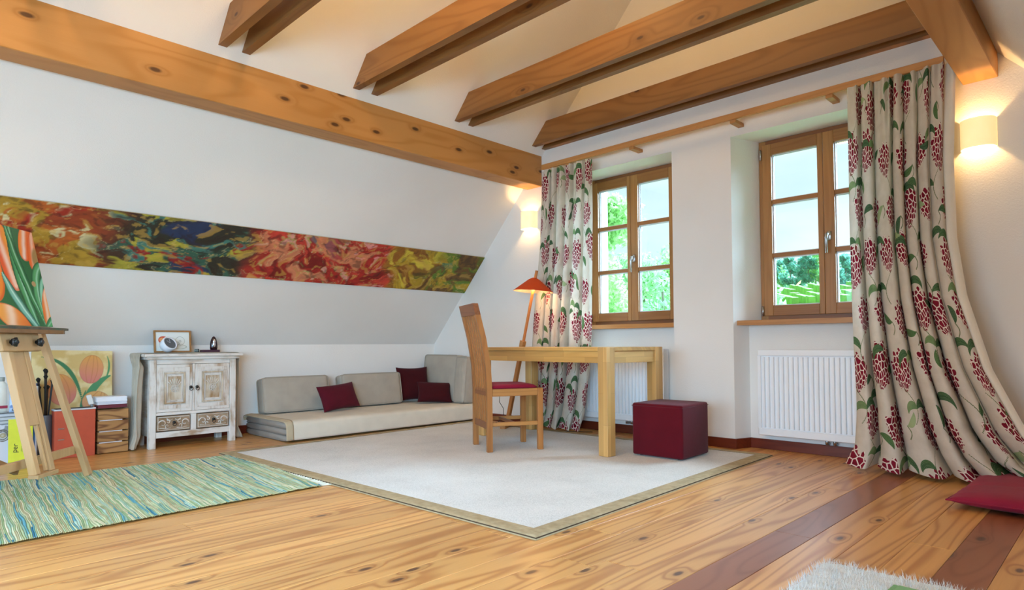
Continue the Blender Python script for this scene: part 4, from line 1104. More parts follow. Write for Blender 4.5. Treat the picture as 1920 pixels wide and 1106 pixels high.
# ------------------------------------------------------------------ desk, chair, stool, lamp
WB = dict(knots=0.0, ringstr=0.35, rough=0.4, var=0.12)
M['beech_y'] = wood('beech_stave_y', 1, '#cda05c', '#b0803e', '#8a5e28', rings=5, cs=10, ls=.8, staves=.052, **WB)
M['beech_z'] = wood('beech_stave_z', 2, '#d0a566', '#b4854a', '#8a5e28', rings=5, cs=10, ls=.8, staves=.045, **WB)
M['beech_x'] = wood('beech_stave_x', 0, '#d2a868', '#b88a48', '#8a5e28', rings=5, cs=10, ls=.8, staves=.052, **WB)
def desk():
    a = R(5.0); near = Vector((3.466, 2.528, 0))
    # local: +y along the long side, +x across (away from the room)
    root = empty('desk', (near.x, near.y, 0.0135), (0, 0, R(-5.0)))
    L, D, Z, lg = 1.425, 0.615, 0.733, 0.082
    tp = MB(); tp.box(lg + .001, D - lg - .001, 0.002, L - .002, Z - .026, Z, .0015); 
    tp.box(0.002, lg + .001, lg + .001, L - lg - .001, Z - .026, Z, .0015); tp.box(D - lg - .001, D - .002, lg + .001, L - lg - .001, Z - .026, Z, .0015)
    tp.build('tabletop', M['beech_y'], root)
    for (x, y) in ((0, 0), (D - lg, 0), (0, L - lg), (D - lg, L - lg)):
        MB().box(-lg / 2, lg / 2, -lg / 2, lg / 2, 0, Z, .003).build('leg', M['beech_z'], root, loc=(x + lg / 2, y + lg / 2, 0))
    for x in (.012, D - .034):
        MB().box(x, x + .022, lg, L - lg, Z - .108, Z - .027, .001).build('apron', M['beech_y'], root)
    for y in (.012, L - .034):
        MB().box(lg, D - lg, y, y + .022, Z - .108, Z - .027, .001).build('apron', M['beech_x'], root)
    tag(root, 'beech wood desk with square corner legs on the pale rug', 'desk')
desk()
CW = dict(knots=0.0, ringstr=0.5, rough=0.42, var=0.14)
M['acac_z'] = wood('warm_hardwood_z', 2, '#b0743c', '#8f5426', '#5e3013', rings=6, cs=14, ls=.9, **CW)
M['acac_x'] = wood('warm_hardwood_x', 0, '#bd8448', '#9a6230', '#6b3b18', rings=6, cs=14, ls=.9, **CW)
M['acac_y'] = wood('warm_hardwood_y', 1, '#8f5630', '#70401f', '#4d2812', rings=6, cs=14, ls=.9, **CW)
def chair():
    root = empty('dining_chair', (3.326, 3.335, 0.0135), (0, 0, R(-27)))
    hw, hd, lg = .185, .19, .034
    def post(y):
        pts = [(0, -hd), (.42, -hd - .002), (.60, -hd - .012), (.80, -hd - .045), (1.02, -hd - .100)]; mb = MB(); vs = []
        for z, x in pts: vs += [(x - .019, y - lg / 2, z), (x + .019, y - lg / 2, z), (x + .019, y + lg / 2, z), (x - .019, y + lg / 2, z)]
        n = len(pts); mb.add(vs, [(i * 4 + j, i * 4 + (j + 1) % 4, (i + 1) * 4 + (j + 1) % 4, (i + 1) * 4 + j) for i in range(n - 1) for j in range(4)] + [(3, 2, 1, 0), tuple((n - 1) * 4 + j for j in range(4))])
        return mb
    for y in (-hw, hw): post(y).build('back_leg', M['acac_z'], root)
    for y in (-hw, hw): MB().box(hd - .019, hd + .019, y - lg / 2, y + lg / 2, 0, .442, .002).build('front_leg', M['acac_z'], root)
    # top rail between the posts
    def rail(z0, z1, x0, x1, th):
        return MB().add([(x0 - th, -hw - lg / 2 - .001, z0), (x0 + th, -hw - lg / 2 - .001, z0), (x0 + th, hw + lg / 2 + .001, z0), (x0 - th, hw + lg / 2 + .001, z0), (x1 - th, -hw - lg / 2 - .001, z1), (x1 + th, -hw - lg / 2 - .001, z1), (x1 + th, hw + lg / 2 + .001, z1), (x1 - th, hw + lg / 2 + .001, z1)],
                        [(3, 2, 1, 0), (4, 5, 6, 7), (0, 1, 5, 4), (1, 2, 6, 5), (2, 3, 7, 6), (3, 0, 4, 7)])
    rail(.965, 1.045, -hd - .086, -hd - .106, .0195).build('top_rail', M['acac_y'], root)
    MB().box(-hd - .012, -hd + .012, -hw + lg / 2, hw - lg / 2, .155, .205, .002).build('lower_rail', M['acac_y'], root)
    for i in range(6):
        y = -hw + lg / 2 + (2 * hw - lg) * (i + .5) / 6
        pts = [(.205, -hd), (.42, -hd - .004), (.60, -hd - .014), (.80, -hd - .046), (.966, -hd - .087)]; vs = []
        for z, x in pts: vs += [(x - .007, y - .014, z), (x + .007, y - .014, z), (x + .007, y + .014, z), (x - .007, y + .014, z)]
        n = len(pts); MB().add(vs, [(q * 4 + j, q * 4 + (j + 1) % 4, (q + 1) * 4 + (j + 1) % 4, (q + 1) * 4 + j) for q in range(n - 1) for j in range(4)]).build('back_slat', M['acac_z'], root)
    for y in (-hw, hw):
        MB().box(-hd + .019, hd - .019, y - .011, y + .011, .388, .440, .002).build('seat_rail', M['acac_x'], root)
        MB().box(-hd + .019, hd - .019, y - .009, y + .009, .178, .205, .002).build('stretcher', M['acac_x'], root)
    MB().box(hd - .011, hd + .011, -hw + lg / 2, hw - lg / 2, .388, .440, .002).build('seat_rail', M['acac_y'], root)
    MB().box(-hd - .011, -hd + .011, -hw + lg / 2, hw - lg / 2, .388, .440, .002).build('seat_rail', M['acac_y'], root)
    MB().box(-.011, .011, -hw + .009, hw - .009, .182, .202, .002).build('stretcher', M['acac_y'], root)
    n = 22; a, b = np.meshgrid(np.linspace(-1, 1, n), np.linspace(-1, 1, n)); pf = (1 - np.abs(a) ** 6).clip(0) ** .5 * (1 - np.abs(b) ** 6).clip(0) ** .5
    mb = MB()
    for Z in (.445 + pf * .028, .445 - pf * .008): mb.add(np.stack([a * .178 + .002, b * .185, Z], -1).reshape(-1, 3).tolist(), [(j * n + i, j * n + i + 1, (j + 1) * n + i + 1, (j + 1) * n + i) for j in range(n - 1) for i in range(n - 1)])
    mb.build('seat_pad', fabric('crimson_seat', '#86132e', .08, 600, .2), root, smooth=True, weld=.0004)
    tag(root, 'high-backed slatted wooden chair with red seat pad at the desk', 'chair')
chair()
def stool():
    # near corner at the front, edges measured on the rug
    root = empty('cube_stool', (3.855, 2.285, 0.0135), (0, 0, R(2)))
    S, H = .375, .355; m = fabric('burgundy_microfibre', '#5a0a18', .10, 900, .2, sheen=.1, rough=1.0)
    n = 14; mb = MB()
    bm = bmesh.new(); bmesh.ops.create_cube(bm, size=1.0); bmesh.ops.scale(bm, vec=(S, S, H - .006), verts=bm.verts); bmesh.ops.translate(bm, vec=(0, 0, H / 2 + .003), verts=bm.verts)
    bmesh.ops.bevel(bm, geom=bm.edges[:], offset=.016, segments=4, profile=.5, affect='EDGES'); me = bpy.data.meshes.new('cube_body'); bm.to_mesh(me); bm.free(); me.materials.append(m)
    me.polygons.foreach_set('use_smooth', [True] * len(me.polygons)); me.set_sharp_from_angle(angle=R(50))
    o = bpy.data.objects.new('cube_body', me); COL.objects.link(o); o.parent = root
    sm = MB(); k = S / 2 - .001
    ring = [(-k, -k), (k, -k), (k, k), (-k, k), (-k, -k)]
    sm.tube([(x, y, H - .018) for x, y in ring], .0022, 6, False); sm.build('top_seam', m, root, smooth=True)
    for (x, y) in ((-.14, -.14), (.14, -.14), (.14, .14), (-.14, .14)): MB().lathe([(.014, -.0005), (.014, .004)], 12).build('foot', M['black'], root, loc=(x, y, 0))
    tag(root, 'burgundy upholstered cube stool beside the desk', 'stool')
stool()
def lamp():
    root = empty('floor_lamp', (4.15, 4.16, 0.0))
    wd = wood('red_pine_lamp_pole', 2, '#c47f42', '#a8642c', '#77431a', .4, rings=5, cs=18, ls=1, knots=0, ringstr=.4)
    wx = wood('red_pine_lamp_foot', 0, '#c08a50', '#a06a34', '#77431a', .4, rings=5, cs=18, ls=1, knots=0, ringstr=.4)
    # two crossed foot boards
    MB().bar((-.16, -.10, .022), (.16, .10, .022), .05, .036, b=.002).build('foot_board', wx, root)
    MB().bar((-.15, .16, .052), (.10, -.15, .022), .045, .024, b=.002).build('foot_board', wx, root)
    MB().lathe([(.0, .0), (.013, 0), (.013, .012), (.006, .016), (0, .016)], 12).build('knob', M['black'], root, loc=(-.12, .02, .045))
    p0 = Vector((0.0, 0.0, .04)); top = Vector((-.02, -.40, 1.42)); mid = p0.lerp(top, .53)
    MB().bar(p0, mid, .030, .038, b=.002).build('lower_pole', wd, root)
    MB().bar(mid - Vector((0, 0, .02)), top, .018, .022, b=.0015).build('upper_pole', wd, root)
    MB().bar(mid - (top - p0).normalized() * .03, mid + (top - p0).normalized() * .03, .044, .044, b=.003).build('pole_clamp', wx, root)
    cpt = p0.lerp(top, .895)
    sh = NT('orange_paper_shade', .7, .2); sh.color(hx('#e25a28')); tl = sh.n('ShaderNodeBsdfTranslucent'); tl.inputs[0].default_value = hx('#e8602a'); mx = sh.n('ShaderNodeMixShader'); mx.inputs[0].default_value = .3
    sh.l(sh.b.outputs[0], mx.inputs[1]); sh.l(tl.outputs[0], mx.inputs[2]); sh.l(mx.outputs[0], sh.out.inputs[0])
    ins = plain('cream_shade_inside', '#f2e2bd', .6)
    Mx = Matrix.Translation(Vector((-.035, -.37, 1.235))) @ Euler((R(3), R(3), 0)).to_matrix().to_4x4()
    MB().lathe([(.178, 0.0), (.12, .048), (.05, .105), (.018, .122), (.016, .121)], 40, Mx, cap=False).build('lamp_shade', sh.m, root, smooth=True)
    MB().lathe([(.176, -.002), (.118, .045), (.048, .102), (.014, .118)], 40, Mx, cap=False).build('shade_lining', ins, root, smooth=True)
    MB().lathe([(0, .05), (.020, .056), (.026, .075), (.016, .098), (.012, .115)], 14, Mx).build('bulb', plain('warm_bulb', '#ffe6b8', .3, emit=('#ffcf8a', 6.0)), root, smooth=True)
    point_light('desk_lamp_light', (-.035, -.37, 1.262), 2.2, (1, .60, .28), .022, root)
    cd = MB().tube([(-.02, .01, .36), (-.06, .03, .32), (-.07, .03, .24), (-.03, .02, .18), (-.02, .03, .09), (-.10, .10, .012), (-.20, -.02, .008), (-.10, -.22, .008), (.08, -.45, .008), (.24, -.8, .01)], .0028, 6); cd.build('cord', M['black'], root, smooth=True)
    tag(root, 'slim leaning wooden floor lamp with small orange conical shade behind the desk', 'lamp')
lamp()

# ------------------------------------------------------------------ wall sconces
def sconce(y, label):
    root = empty('wall_lamp', (GX, y, 1.955))
    sh = plain('frosted_shade_glow', '#fff1d6', .5, emit=('#ffd68a', .50)); inn = plain('frosted_shade_inside', '#fff6e2', .5, emit=('#ffe2a0', 1.0))
    n = 28
    def shell(rx, ry, z0, z1, fn, mt, nm):
        mb = MB(); vs = []
        for z in (z0, z1):
            for i in range(n + 1):
                a = -PI / 2 + PI * i / n
                vs.append((-.001 - (rx + .011) * abs(math.cos(a)) ** .75, ry * math.copysign(abs(math.sin(a)) ** .85, math.sin(a)), z))
        mb.add(vs, [(i, i + 1, n + 2 + i, n + 1 + i) for i in range(n)]); return mb.build(nm, mt, root, smooth=True)
    shell(.082, .085, -.082, .082, None, sh, 'lamp_shade'); shell(.078, .081, -.081, .081, None, inn, 'shade_inside')
    MB().box(-.012, 0, -.03, .03, -.045, .045, .003).build('wall_plate', plain('white_plate', '#f2efe8', .5), root)
    point_light('wall_lamp_light', (-.045, 0, 0.0), 4.6, (1, .60, .25), .014, root)
    tag(root, label, 'wall lamp')
sconce(0.615, 'glowing cream half-round wall lamp right of the long curtain')
sconce(4.125, 'glowing cream half-round wall lamp in the corner by the left curtain')

# ------------------------------------------------------------------ whitewashed cabinet with what stands on it
def wash_mat(name, axis, lo='#a98f74', hi='#d6cfc6', amt=.5):
    n = NT(name, .75, .2); sc = [34, 34, 34]; sc[axis] = 4.5
    a = n.noise(n.coord(tuple(sc), rnd=5.0), 1, 4, .65); b = n.noise(n.coord(rnd=5.0), 7, 3)
    f = n.math('MULTIPLY_ADD', b, .55, n.math('MULTIPLY', a, .45))
    n.color(n.ramp(f, [(.36, hx(lo)[:3]), (amt, hx(hi)[:3]), (.75, hx('#dedad3')[:3])])); n.bump(a, .35, .003); return n.m
def cabinet():
    root = empty('cabinet', (1.785, 5.41, 0)); ox, oy = 1.785, 5.41
    wz, wx, wy = wash_mat('limewashed_wood_z', 2), wash_mat('limewashed_wood_x', 0), wash_mat('limewashed_wood_y', 1, hi='#bdb3a6')
    pan = wash_mat('limewashed_worn_panel', 2, '#9d7d58', '#cbbda8', .56)
    carve = wash_mat('carved_recess_wood', 0, '#806448', '#ab947a', .6)
    X0, X1, Y0, Y1 = 1.468, 2.104, 5.240, 5.570
    def bx(nm, x0, x1, y0, y1, z0, z1, mt, b=.002, par=None): return MB().box(x0 - ox, x1 - ox, y0 - oy, y1 - oy, z0, z1, b).build(nm, mt, par or root)
    L = .048
    for x in (X0, X1 - L):
        for y in (Y0, Y1 - L): bx('leg', x, x + L, y, y + L, 0, .668, wz, .003)
    bx('top_board', 1.428, 2.148, 5.205, 5.590, .690, .712, wx, .004)
    bx('top_moulding', 1.446, 2.128, 5.222, 5.575, .668, .690, wx, .004)
    bx('top_rail', X0 + L, X1 - L, Y0 + .006, Y0 + .028, .632, .668, wx); bx('middle_rail', X0 + L, X1 - L, Y0 + .004, Y0 + .028, .246, .268, wx); bx('bottom_rail', X0 + L, X1 - L, Y0 + .004, Y0 + .028, .078, .122, wx)
    bx('centre_stile', 1.772, 1.788, Y0 + .002, Y0 + .028, .268, .632, wz); bx('centre_stile', 1.763, 1.803, Y0 + .004, Y0 + .028, .122, .246, wz)
    for x in (X0 + .006, X1 - .018): bx('side_panel', x, x + .012, Y0 + L, Y1 - L, .09, .668, wy)
    bx('back_panel', X0 + L, X1 - L, Y1 - .02, Y1 - .008, .09, .668, wx); bx('shelf_bottom', X0 + L, X1 - L, Y0 + .03, Y1 - .02, .088, .104, wx)
    blk = M['black']
    def ring_pull(par, x, z):
        MB().lathe([(.012, 0), (.012, .004), (.008, .008), (0, .010)], 14, Matrix.Translation((x - ox, Y0 - .004 - oy, z)) @ Matrix.Rotation(PI / 2, 4, 'X')).build('pull_plate', blk, par, smooth=True)
        c = [(x - ox + .013 * math.sin(t * 2 * PI / 14), Y0 - .018 - oy - .002 * math.cos(t * 2 * PI / 14), z - .012 + .013 * math.cos(t * 2 * PI / 14)) for t in range(15)]
        MB().tube(c, .0024, 6, False).build('pull_ring', M['dark_iron'], par, smooth=True)
    M['dark_iron'] = plain('dark_iron', '#2c2a28', .45, metal=.6)
    for (x0, x1, hxx) in ((1.518, 1.770, 1.757), (1.790, 2.054, 1.803)):
        dr = bx('door', x0, x1, Y0 + .004, Y0 + .022, .270, .630, wz, .002)
        cx = (x0 + x1) / 2; w = (x1 - x0) / 2
        # stepped frame mouldings around the sunk panel
        for ins, th, pr, mt in ((.020, .030, .004, wz), (.052, .012, .010, pan), (.070, .008, .005, wz)):
            a0, a1, c0, c1 = x0 + ins, x1 - ins, .270 + ins * 1.15, .630 - ins * 1.15; fm = MB()
            yA, yB = Y0 + .004 - pr - oy, Y0 + .006 - oy
            fm.box(a0 - ox, a1 - ox, yA, yB, c0, c0 + th, .0015); fm.box(a0 - ox, a1 - ox, yA, yB, c1 - th, c1, .0015)
            fm.box(a0 - ox, a0 + th - ox, yA, yB, c0 + th, c1 - th, .0015); fm.box(a1 - th - ox, a1 - ox, yA, yB, c0 + th, c1 - th, .0015)
            fm.build('door_moulding', mt, dr)
        MB().box(x0 + .08 - ox, x1 - .08 - ox, Y0 + .0015 - oy, Y0 + .004 - oy, .362, .538).build('door_panel', pan, dr)
        ca = MB(); yy = Y0 + .000 - oy; cz = .445
        for k in range(8):
            a = k * PI / 4; p = (cx - ox + .019 * math.cos(a), yy, cz + .019 * math.sin(a))
            c = [(p[0] + .009 * math.cos(t), yy - .001, p[2] + .009 * math.sin(t)) for t in np.linspace(0, 2 * PI, 9)]; ca.tube(c, .0026, 5, False)
        c = [(cx - ox + .007 * math.cos(t), yy - .001, cz + .007 * math.sin(t)) for t in np.linspace(0, 2 * PI, 10)]; ca.tube(c, .003, 5, False)
        for k in range(7):
            a = PI / 2 + (k - 3) * .26; ca.tube([(cx - ox + .034 * math.cos(a), yy, cz + .034 * math.sin(a)), (cx - ox + .070 * math.cos(a), yy, cz + .078 * math.sin(a))], [.002, .0035], 5)
        ca.build('carved_rosette', wz, dr, smooth=True)
        ring_pull(dr, hxx, .452)
    for (x0, x1) in ((1.522, 1.758), (1.808, 2.050)):
        d = bx('drawer', x0, x1, Y0 + .004, Y0 + .024, .128, .240, carve, .002); cx = (x0 + x1) / 2; yy = Y0 + .002 - oy
        fr = MB(); fr.tube([(x0 + .008 - ox, yy, .136), (x1 - .008 - ox, yy, .136), (x1 - .008 - ox, yy, .232), (x0 + .008 - ox, yy, .232), (x0 + .008 - ox, yy, .136)], .003, 5, False)
        for sg in (-1, 1):
            for (r0, cxx, czz, t0, t1) in ((.030, .078, .184, 0, 5.6), (.016, .040, .196, 1, 6.2), (.014, .046, .165, -1, 4)):
                pts = []
                for q in range(16):
                    t = q / 15; a = t0 + (t1 - t0) * t; rr = r0 * (1 - .72 * t); pts.append((cx - ox + sg * (cxx + rr * math.cos(a)), yy - .001, czz + rr * math.sin(a) * 1.0))
                fr.tube(pts, [.0058 * (1 - .4 * q / 15) for q in range(16)], 5)
            fr.tube([(cx - ox + sg * .02, yy, .150), (cx - ox + sg * .055, yy - .001, .146), (cx - ox + sg * .10, yy, .152)], .0035, 5)
            fr.tube([(cx - ox + sg * .008, yy, .215), (cx - ox + sg * .03, yy - .001, .205), (cx - ox + sg * .05, yy, .222)], .0035, 5)
        fr.build('carved_scrolls', wx, d, smooth=True)
        ring_pull(d, cx, .190)
    tag(root, 'small limewashed carved cabinet with two doors and two drawers', 'cabinet')
    # linen cloth draped over the top, hanging down both sides
    cl = empty('linen_drape', (1.785, 5.43, .714))
    lin = fabric('raw_linen_cloth', '#b3aa99', .08, 500, .35)
    path = [(1.380, .012), (1.392, .10), (1.398, .30), (1.402, .50), (1.410, .66), (1.420, .712), (1.440, .7165), (1.6, .7165), (1.785, .7165), (1.97, .7165), (2.135, .7165), (2.154, .712), (2.158, .60), (2.156, .35), (2.156, .10), (2.176, .010)]
    s_ = [0]
    for a, b in zip(path[:-1], path[1:]): s_.append(s_[-1] + math.dist(a, b))
    nu, nv = 150, 60; u, v = np.meshgrid(np.linspace(0, 1, nu), np.linspace(0, 1, nv)); t = u * s_[-1]
    x = np.interp(t, s_, [p[0] for p in path]); z = np.interp(t, s_, [p[1] for p in path])
    hang = 1 - sstep(.60, .705, z); left = x < 1.6
    y0 = np.where(left, 5.235, 5.33) * hang + 5.30 * (1 - hang); y1 = np.where(left, 5.43, 5.50) * hang + 5.56 * (1 - hang)
    gather = 1 - .25 * hang * np.sin(np.clip(z / .7, 0, 1) * PI)
    y = (y0 + y1) / 2 + (v - .5) * (y1 - y0) * gather
    fold = np.sin(v * 2 * PI * 3.5 + 1.2 * np.sin(z * 4)) * .020 * hang; x = x + np.where(left, -1, 1) * (fold - .010 * hang + .018 * (1 - sstep(0, .12, z)) * hang)
    npmesh('cloth', np.stack([x - 1.785, y - 5.43, z - .714 + .0008 * fbm(u * 30, v * 12, 3, 2)], -1), nu, nv, lin, cl)
    for o in cl.children:
        md = o.modifiers.new('t', 'SOLIDIFY'); md.thickness = .003; md.offset = 0
    tag(cl, 'crumpled raw linen cloth hanging down the sides of the limewashed cabinet', 'cloth')
cabinet()
ZT = .719
def framed_fruit():
    root = empty('picture_frame', (1.695, 5.462, ZT)); root.rotation_euler = (R(-8), 0, 0)
    w, h = .272, .176; wd = wood('oak_picture_frame', 0, '#a27443', '#845626', '#5f3a16', .5, knots=0, ringstr=.4)
    MB().box(-w / 2, w / 2, -.012, .006, 0, .012, .001).build('frame_rail', wd, root); MB().box(-w / 2, w / 2, -.012, .006, h - .012, h, .001).build('frame_rail', wd, root)
    MB().box(-w / 2, -w / 2 + .012, -.012, .006, .012, h - .012, .001).build('frame_stile', wd, root); MB().box(w / 2 - .012, w / 2, -.012, .006, .012, h - .012, .001).build('frame_stile', wd, root)
    def p(u, v):
        x = (u - .5) * (w - .024); z = v * (h - .024); C = np.zeros(u.shape + (3,)); C[:] = hx('#dfe3dd')[:3]
        def el(cx, cz, rx, rz): return (np.hypot((x - cx) / rx, (z - cz) / rz) - 1) * min(rx, rz)
        a = el(-.068, .088, .036, .030); C = blend(C, '#c8503a', sstep(.001, -.001, a)); C = blend(C, '#dd9a5c', sstep(.001, -.001, el(-.078, .09, .018, .016)))
        for (cx, cz, rx, rz, c) in ((.055, .080, .034, .034, '#7d8a80'), (.055, .078, .007, .007, '#6b6f6a'), (.012, .058, .036, .018, '#8a918c'), (.055, .032, .046, .016, '#8fa08c'), (.005, .04, .030, .020, '#8a918c')):
            C = blend(C, c, (1 - sstep(.0006, .0022, np.abs(el(cx, cz, rx, rz)))) * .8)
        C = blend(C, '#b9c3c6', sstep(.001, -.001, el(.012, .056, .028, .010)) * .7); C = blend(C, '#b98a52', (1 - sstep(.002, .006, np.minimum(u * .25, (1 - v) * .15))) * .4)
        return C
    picture('drawing', w - .024, h - .024, .0018, p, paint_mat('watercolour_sheet', .5, .05), root, loc=(0, -.004, .012))
    MB().box(-w / 2 + .01, w / 2 - .01, -.003, .003, .01, h - .01).build('backing', plain('frame_backing', '#8c7658', .9), root)
    tag(root, 'small wood framed fruit drawing standing on the cabinet', 'picture')
framed_fruit()
def clock():
    root = empty('desk_clock', (1.632, 5.360, ZT + .004)); root.scale = (1.28, 1.28, 1.28)
    rot = Euler((R(62), 0, R(8)), 'XYZ').to_matrix().to_4x4(); Mx = Matrix.Translation((0, 0, .047)) @ Euler((R(58), R(0), R(22)), 'XYZ').to_matrix().to_4x4()
    wh = plain('white_clock_case', '#dadfe6', .35)
    MB().lathe([(.030, -.034), (.040, -.030), (.044, -.010), (.0455, .014), (.043, .019), (.039, .019), (.037, .013)], 32, Mx).build('case', wh, root, smooth=True)
    MB().lathe([(0, .0135), (.0375, .0135)], 32, Mx, cap=False).build('dial', plain('grey_dial', '#5b5e62', .4), root)
    MB().bar(Mx @ Vector((0, 0, .016)), Mx @ Vector((-.016, .018, .016)), .002, .001).build('hand', wh, root); MB().bar(Mx @ Vector((0, 0, .017)), Mx @ Vector((.004, .030, .017)), .0015, .001).build('hand', wh, root)
    tag(root, 'round white table clock with grey dial tilted on the cabinet', 'clock')
clock()
def bust():
    root = empty('stone_statuette', (1.985, 5.44, ZT)); st = plain('dark_polished_amethyst', '#2b1018', .15, var=.25, bscale=30); bs = plain('purple_stone_base', '#4a2c3c', .35, var=.15)
    MB().box(-.085, .055, -.028, .028, 0, .019, .002).build('base', bs, root)
    prof = [(.026, .019), (.030, .035), (.029, .060), (.026, .085), (.020, .108), (.010, .125), (0, .131)]
    MB().lathe(prof, 24, Matrix.Diagonal((1, .7, 1, 1)) @ Matrix.Translation((.015, 0, 0))).build('carved_body', st, root, smooth=True)
    MB().lathe([(0, .040), (.008, .045), (.012, .062), (.008, .078), (.011, .088), (.005, .104), (0, .106)], 14, Matrix.Translation((.013, -.0195, 0)) @ Matrix.Diagonal((1, .4, 1, 1))).build('silver_figure', plain('silver_inlay', '#e6e8ec', .2, metal=.8), root, smooth=True)
    tag(root, 'dark purple arched stone statuette with silver figure on the cabinet', 'statuette')
    c = empty('small_roll', (1.872, 5.45, ZT + .014)); MB().lathe([(0, -.018), (.012, -.018), (.013, -.012), (.013, .014), (.008, .018), (0, .018)], 18, Matrix.Rotation(PI / 2, 4, 'Y') @ Matrix.Rotation(.3, 4, 'X')).build('body', plain('grey_green_roll', '#6c7a78', .3), c, smooth=True)
    MB().lathe([(.0138, .008), (.0138, .014)], 18, Matrix.Rotation(PI / 2, 4, 'Y') @ Matrix.Rotation(.3, 4, 'X'), cap=False).build('band', M['black'], c); tag(c, 'small grey roll lying between the framed drawing and the statuette', 'roll')
bust()

# ------------------------------------------------------------------ easel with flower canvas
def tulip_paint(u, v):
    """u 0..1 left to right, v 0..1 upward; close-up of orange petals between green leaves (right part is what the room view shows)"""
    C = np.zeros(u.shape + (3,)); C[:] = hx('#2f6a3c')[:3]
    w = fbm(u * 5, v * 7, 3, 3) - .5
    def petal(cx, cy, rx, ry, an, c0, c1, c2, edge='#d8521c'):
        nonlocal C
        ca, sa = math.cos(an), math.sin(an); x = (u - cx) * ca + (v - cy) * 1.0 * sa; y = -(u - cx) * sa + (v - cy) * ca
        k = 1 - .55 * np.clip(y / ry, -1, 1) ** 2 * np.sign(y / ry + .001) * .5
        d = np.sqrt((x / (rx * k)) ** 2 + (y / ry) ** 2)
        m = sstep(1.0, .965, d); t = np.clip(x / rx * .5 + .5 + w * .12, 0, 1)
        cc = np.array(hx(c0)[:3]) * (1 - sstep(.1, .9, t))[..., None] + np.array(hx(c2)[:3]) * sstep(.1, .9, t)[..., None]
        C = C * (1 - m[..., None]) + cc * m[..., None]; C = blend(C, c1, m * np.exp(-((t - .38 + .1 * y / ry) / .13) ** 2) * .75)
        C = blend(C, edge, m * sstep(.86, .97, d) * .8)
    def leaf(pts, wd, c0='#1c4a2c', c1='#4f9a5e', c2='#a8d8b8'):
        nonlocal C
        best = np.full(u.shape, 1e9); side = np.zeros(u.shape); n = len(pts)
        for i in range(n):
            px, py = pts[i]; q = pts[min(i + 1, n - 1)]; p = pts[max(i - 1, 0)]; tx, ty = q[0] - p[0], q[1] - p[1]; L = math.hypot(tx, ty) or 1
            ww = wd * (math.sin(PI * (i + .6) / (n + .2)) ** .5)
            d = np.hypot(u - px, v - py) / ww; up = d < best; best = np.where(up, d, best); side = np.where(up, ((u - px) * ty - (v - py) * tx) / L / ww, side)
        m = sstep(1.03, .96, best); t = np.clip(side * .5 + .5 + w * .15, 0, 1)
        cc = np.array(hx(c0)[:3]) * (1 - sstep(0, .45, t))[..., None] + np.array(hx(c1)[:3]) * (sstep(0, .45, t) * (1 - sstep(.7, 1, t)))[..., None] + np.array(hx(c0)[:3]) * sstep(.7, 1, t)[..., None]
        C = C * (1 - m[..., None]) + cc * m[..., None]; C = blend(C, c2, m * np.exp(-((t - .45) / .09) ** 2) * .7)
    def bez(p0, p1, p2, n=26): return [((1 - t) ** 2 * p0[0] + 2 * t * (1 - t) * p1[0] + t * t * p2[0], (1 - t) ** 2 * p0[1] + 2 * t * (1 - t) * p1[1] + t * t * p2[1]) for t in np.linspace(0, 1, n)]
    petal(.20, .62, .22, .42, .1, '#e8781e', '#f2e0c0', '#ef8a2a'); petal(.54, .70, .13, .36, .12, '#e2561c', '#f4dccb', '#f0a02c')
    leaf(bez((.66, 1.05), (.58, .5), (.80, -.05)), .075); leaf(bez((.60, 1.02), (.66, .55), (.90, .0)), .06, '#1c4a2c', '#3f8a4e')
    petal(.86, .88, .10, .22, -.35, '#f08a24', '#f6e6da', '#e8601e'); petal(.97, .80, .10, .24, -.25, '#ea6a20', '#f4cdb4', '#ee8a3c')
    C = blend(C, '#a5834f', sstep(.12, .08, np.hypot((u - 1.0) / .9, (v - .70) / 1.3)))
    leaf(bez((1.08, .68), (.78, .58), (.92, .02)), .07, '#225a34', '#5aa468'); leaf(bez((1.06, .55), (.88, .42), (.94, .05)), .04, '#2c6a44', '#8ac8a8')
    leaf(bez((.42, .50), (.52, .22), (.80, -.05)), .06, '#225a44', '#7ab8a0', '#d0eadc')
    petal(.985, .20, .085, .23, -.18, '#e87a28', '#f6dcc0', '#f0a040'); petal(.45, .06, .26, .12, -.5, '#f0a040', '#f6dcc0', '#e8782a')
    leaf(bez((.90, -.02), (1.0, .06), (1.08, .10)), .05, '#225a34', '#4aa05a')
    C = blend(C, '#b58e62', sstep(.030, .026, np.hypot((u - .845) * .9, (v - .44) * 1.0)))
    return np.clip(C, 0, 1)
M['easel'] = wood('easel_beech', 2, '#bf986a', '#a67f50', '#82592a', .45, rings=4, cs=14, ls=1, knots=0, ringstr=.35)
M['easel_d'] = wood('easel_beech_brown', 1, '#8a6238', '#6d4925', '#4c3015', .5, rings=4, cs=14, ls=1, knots=0, ringstr=.35)
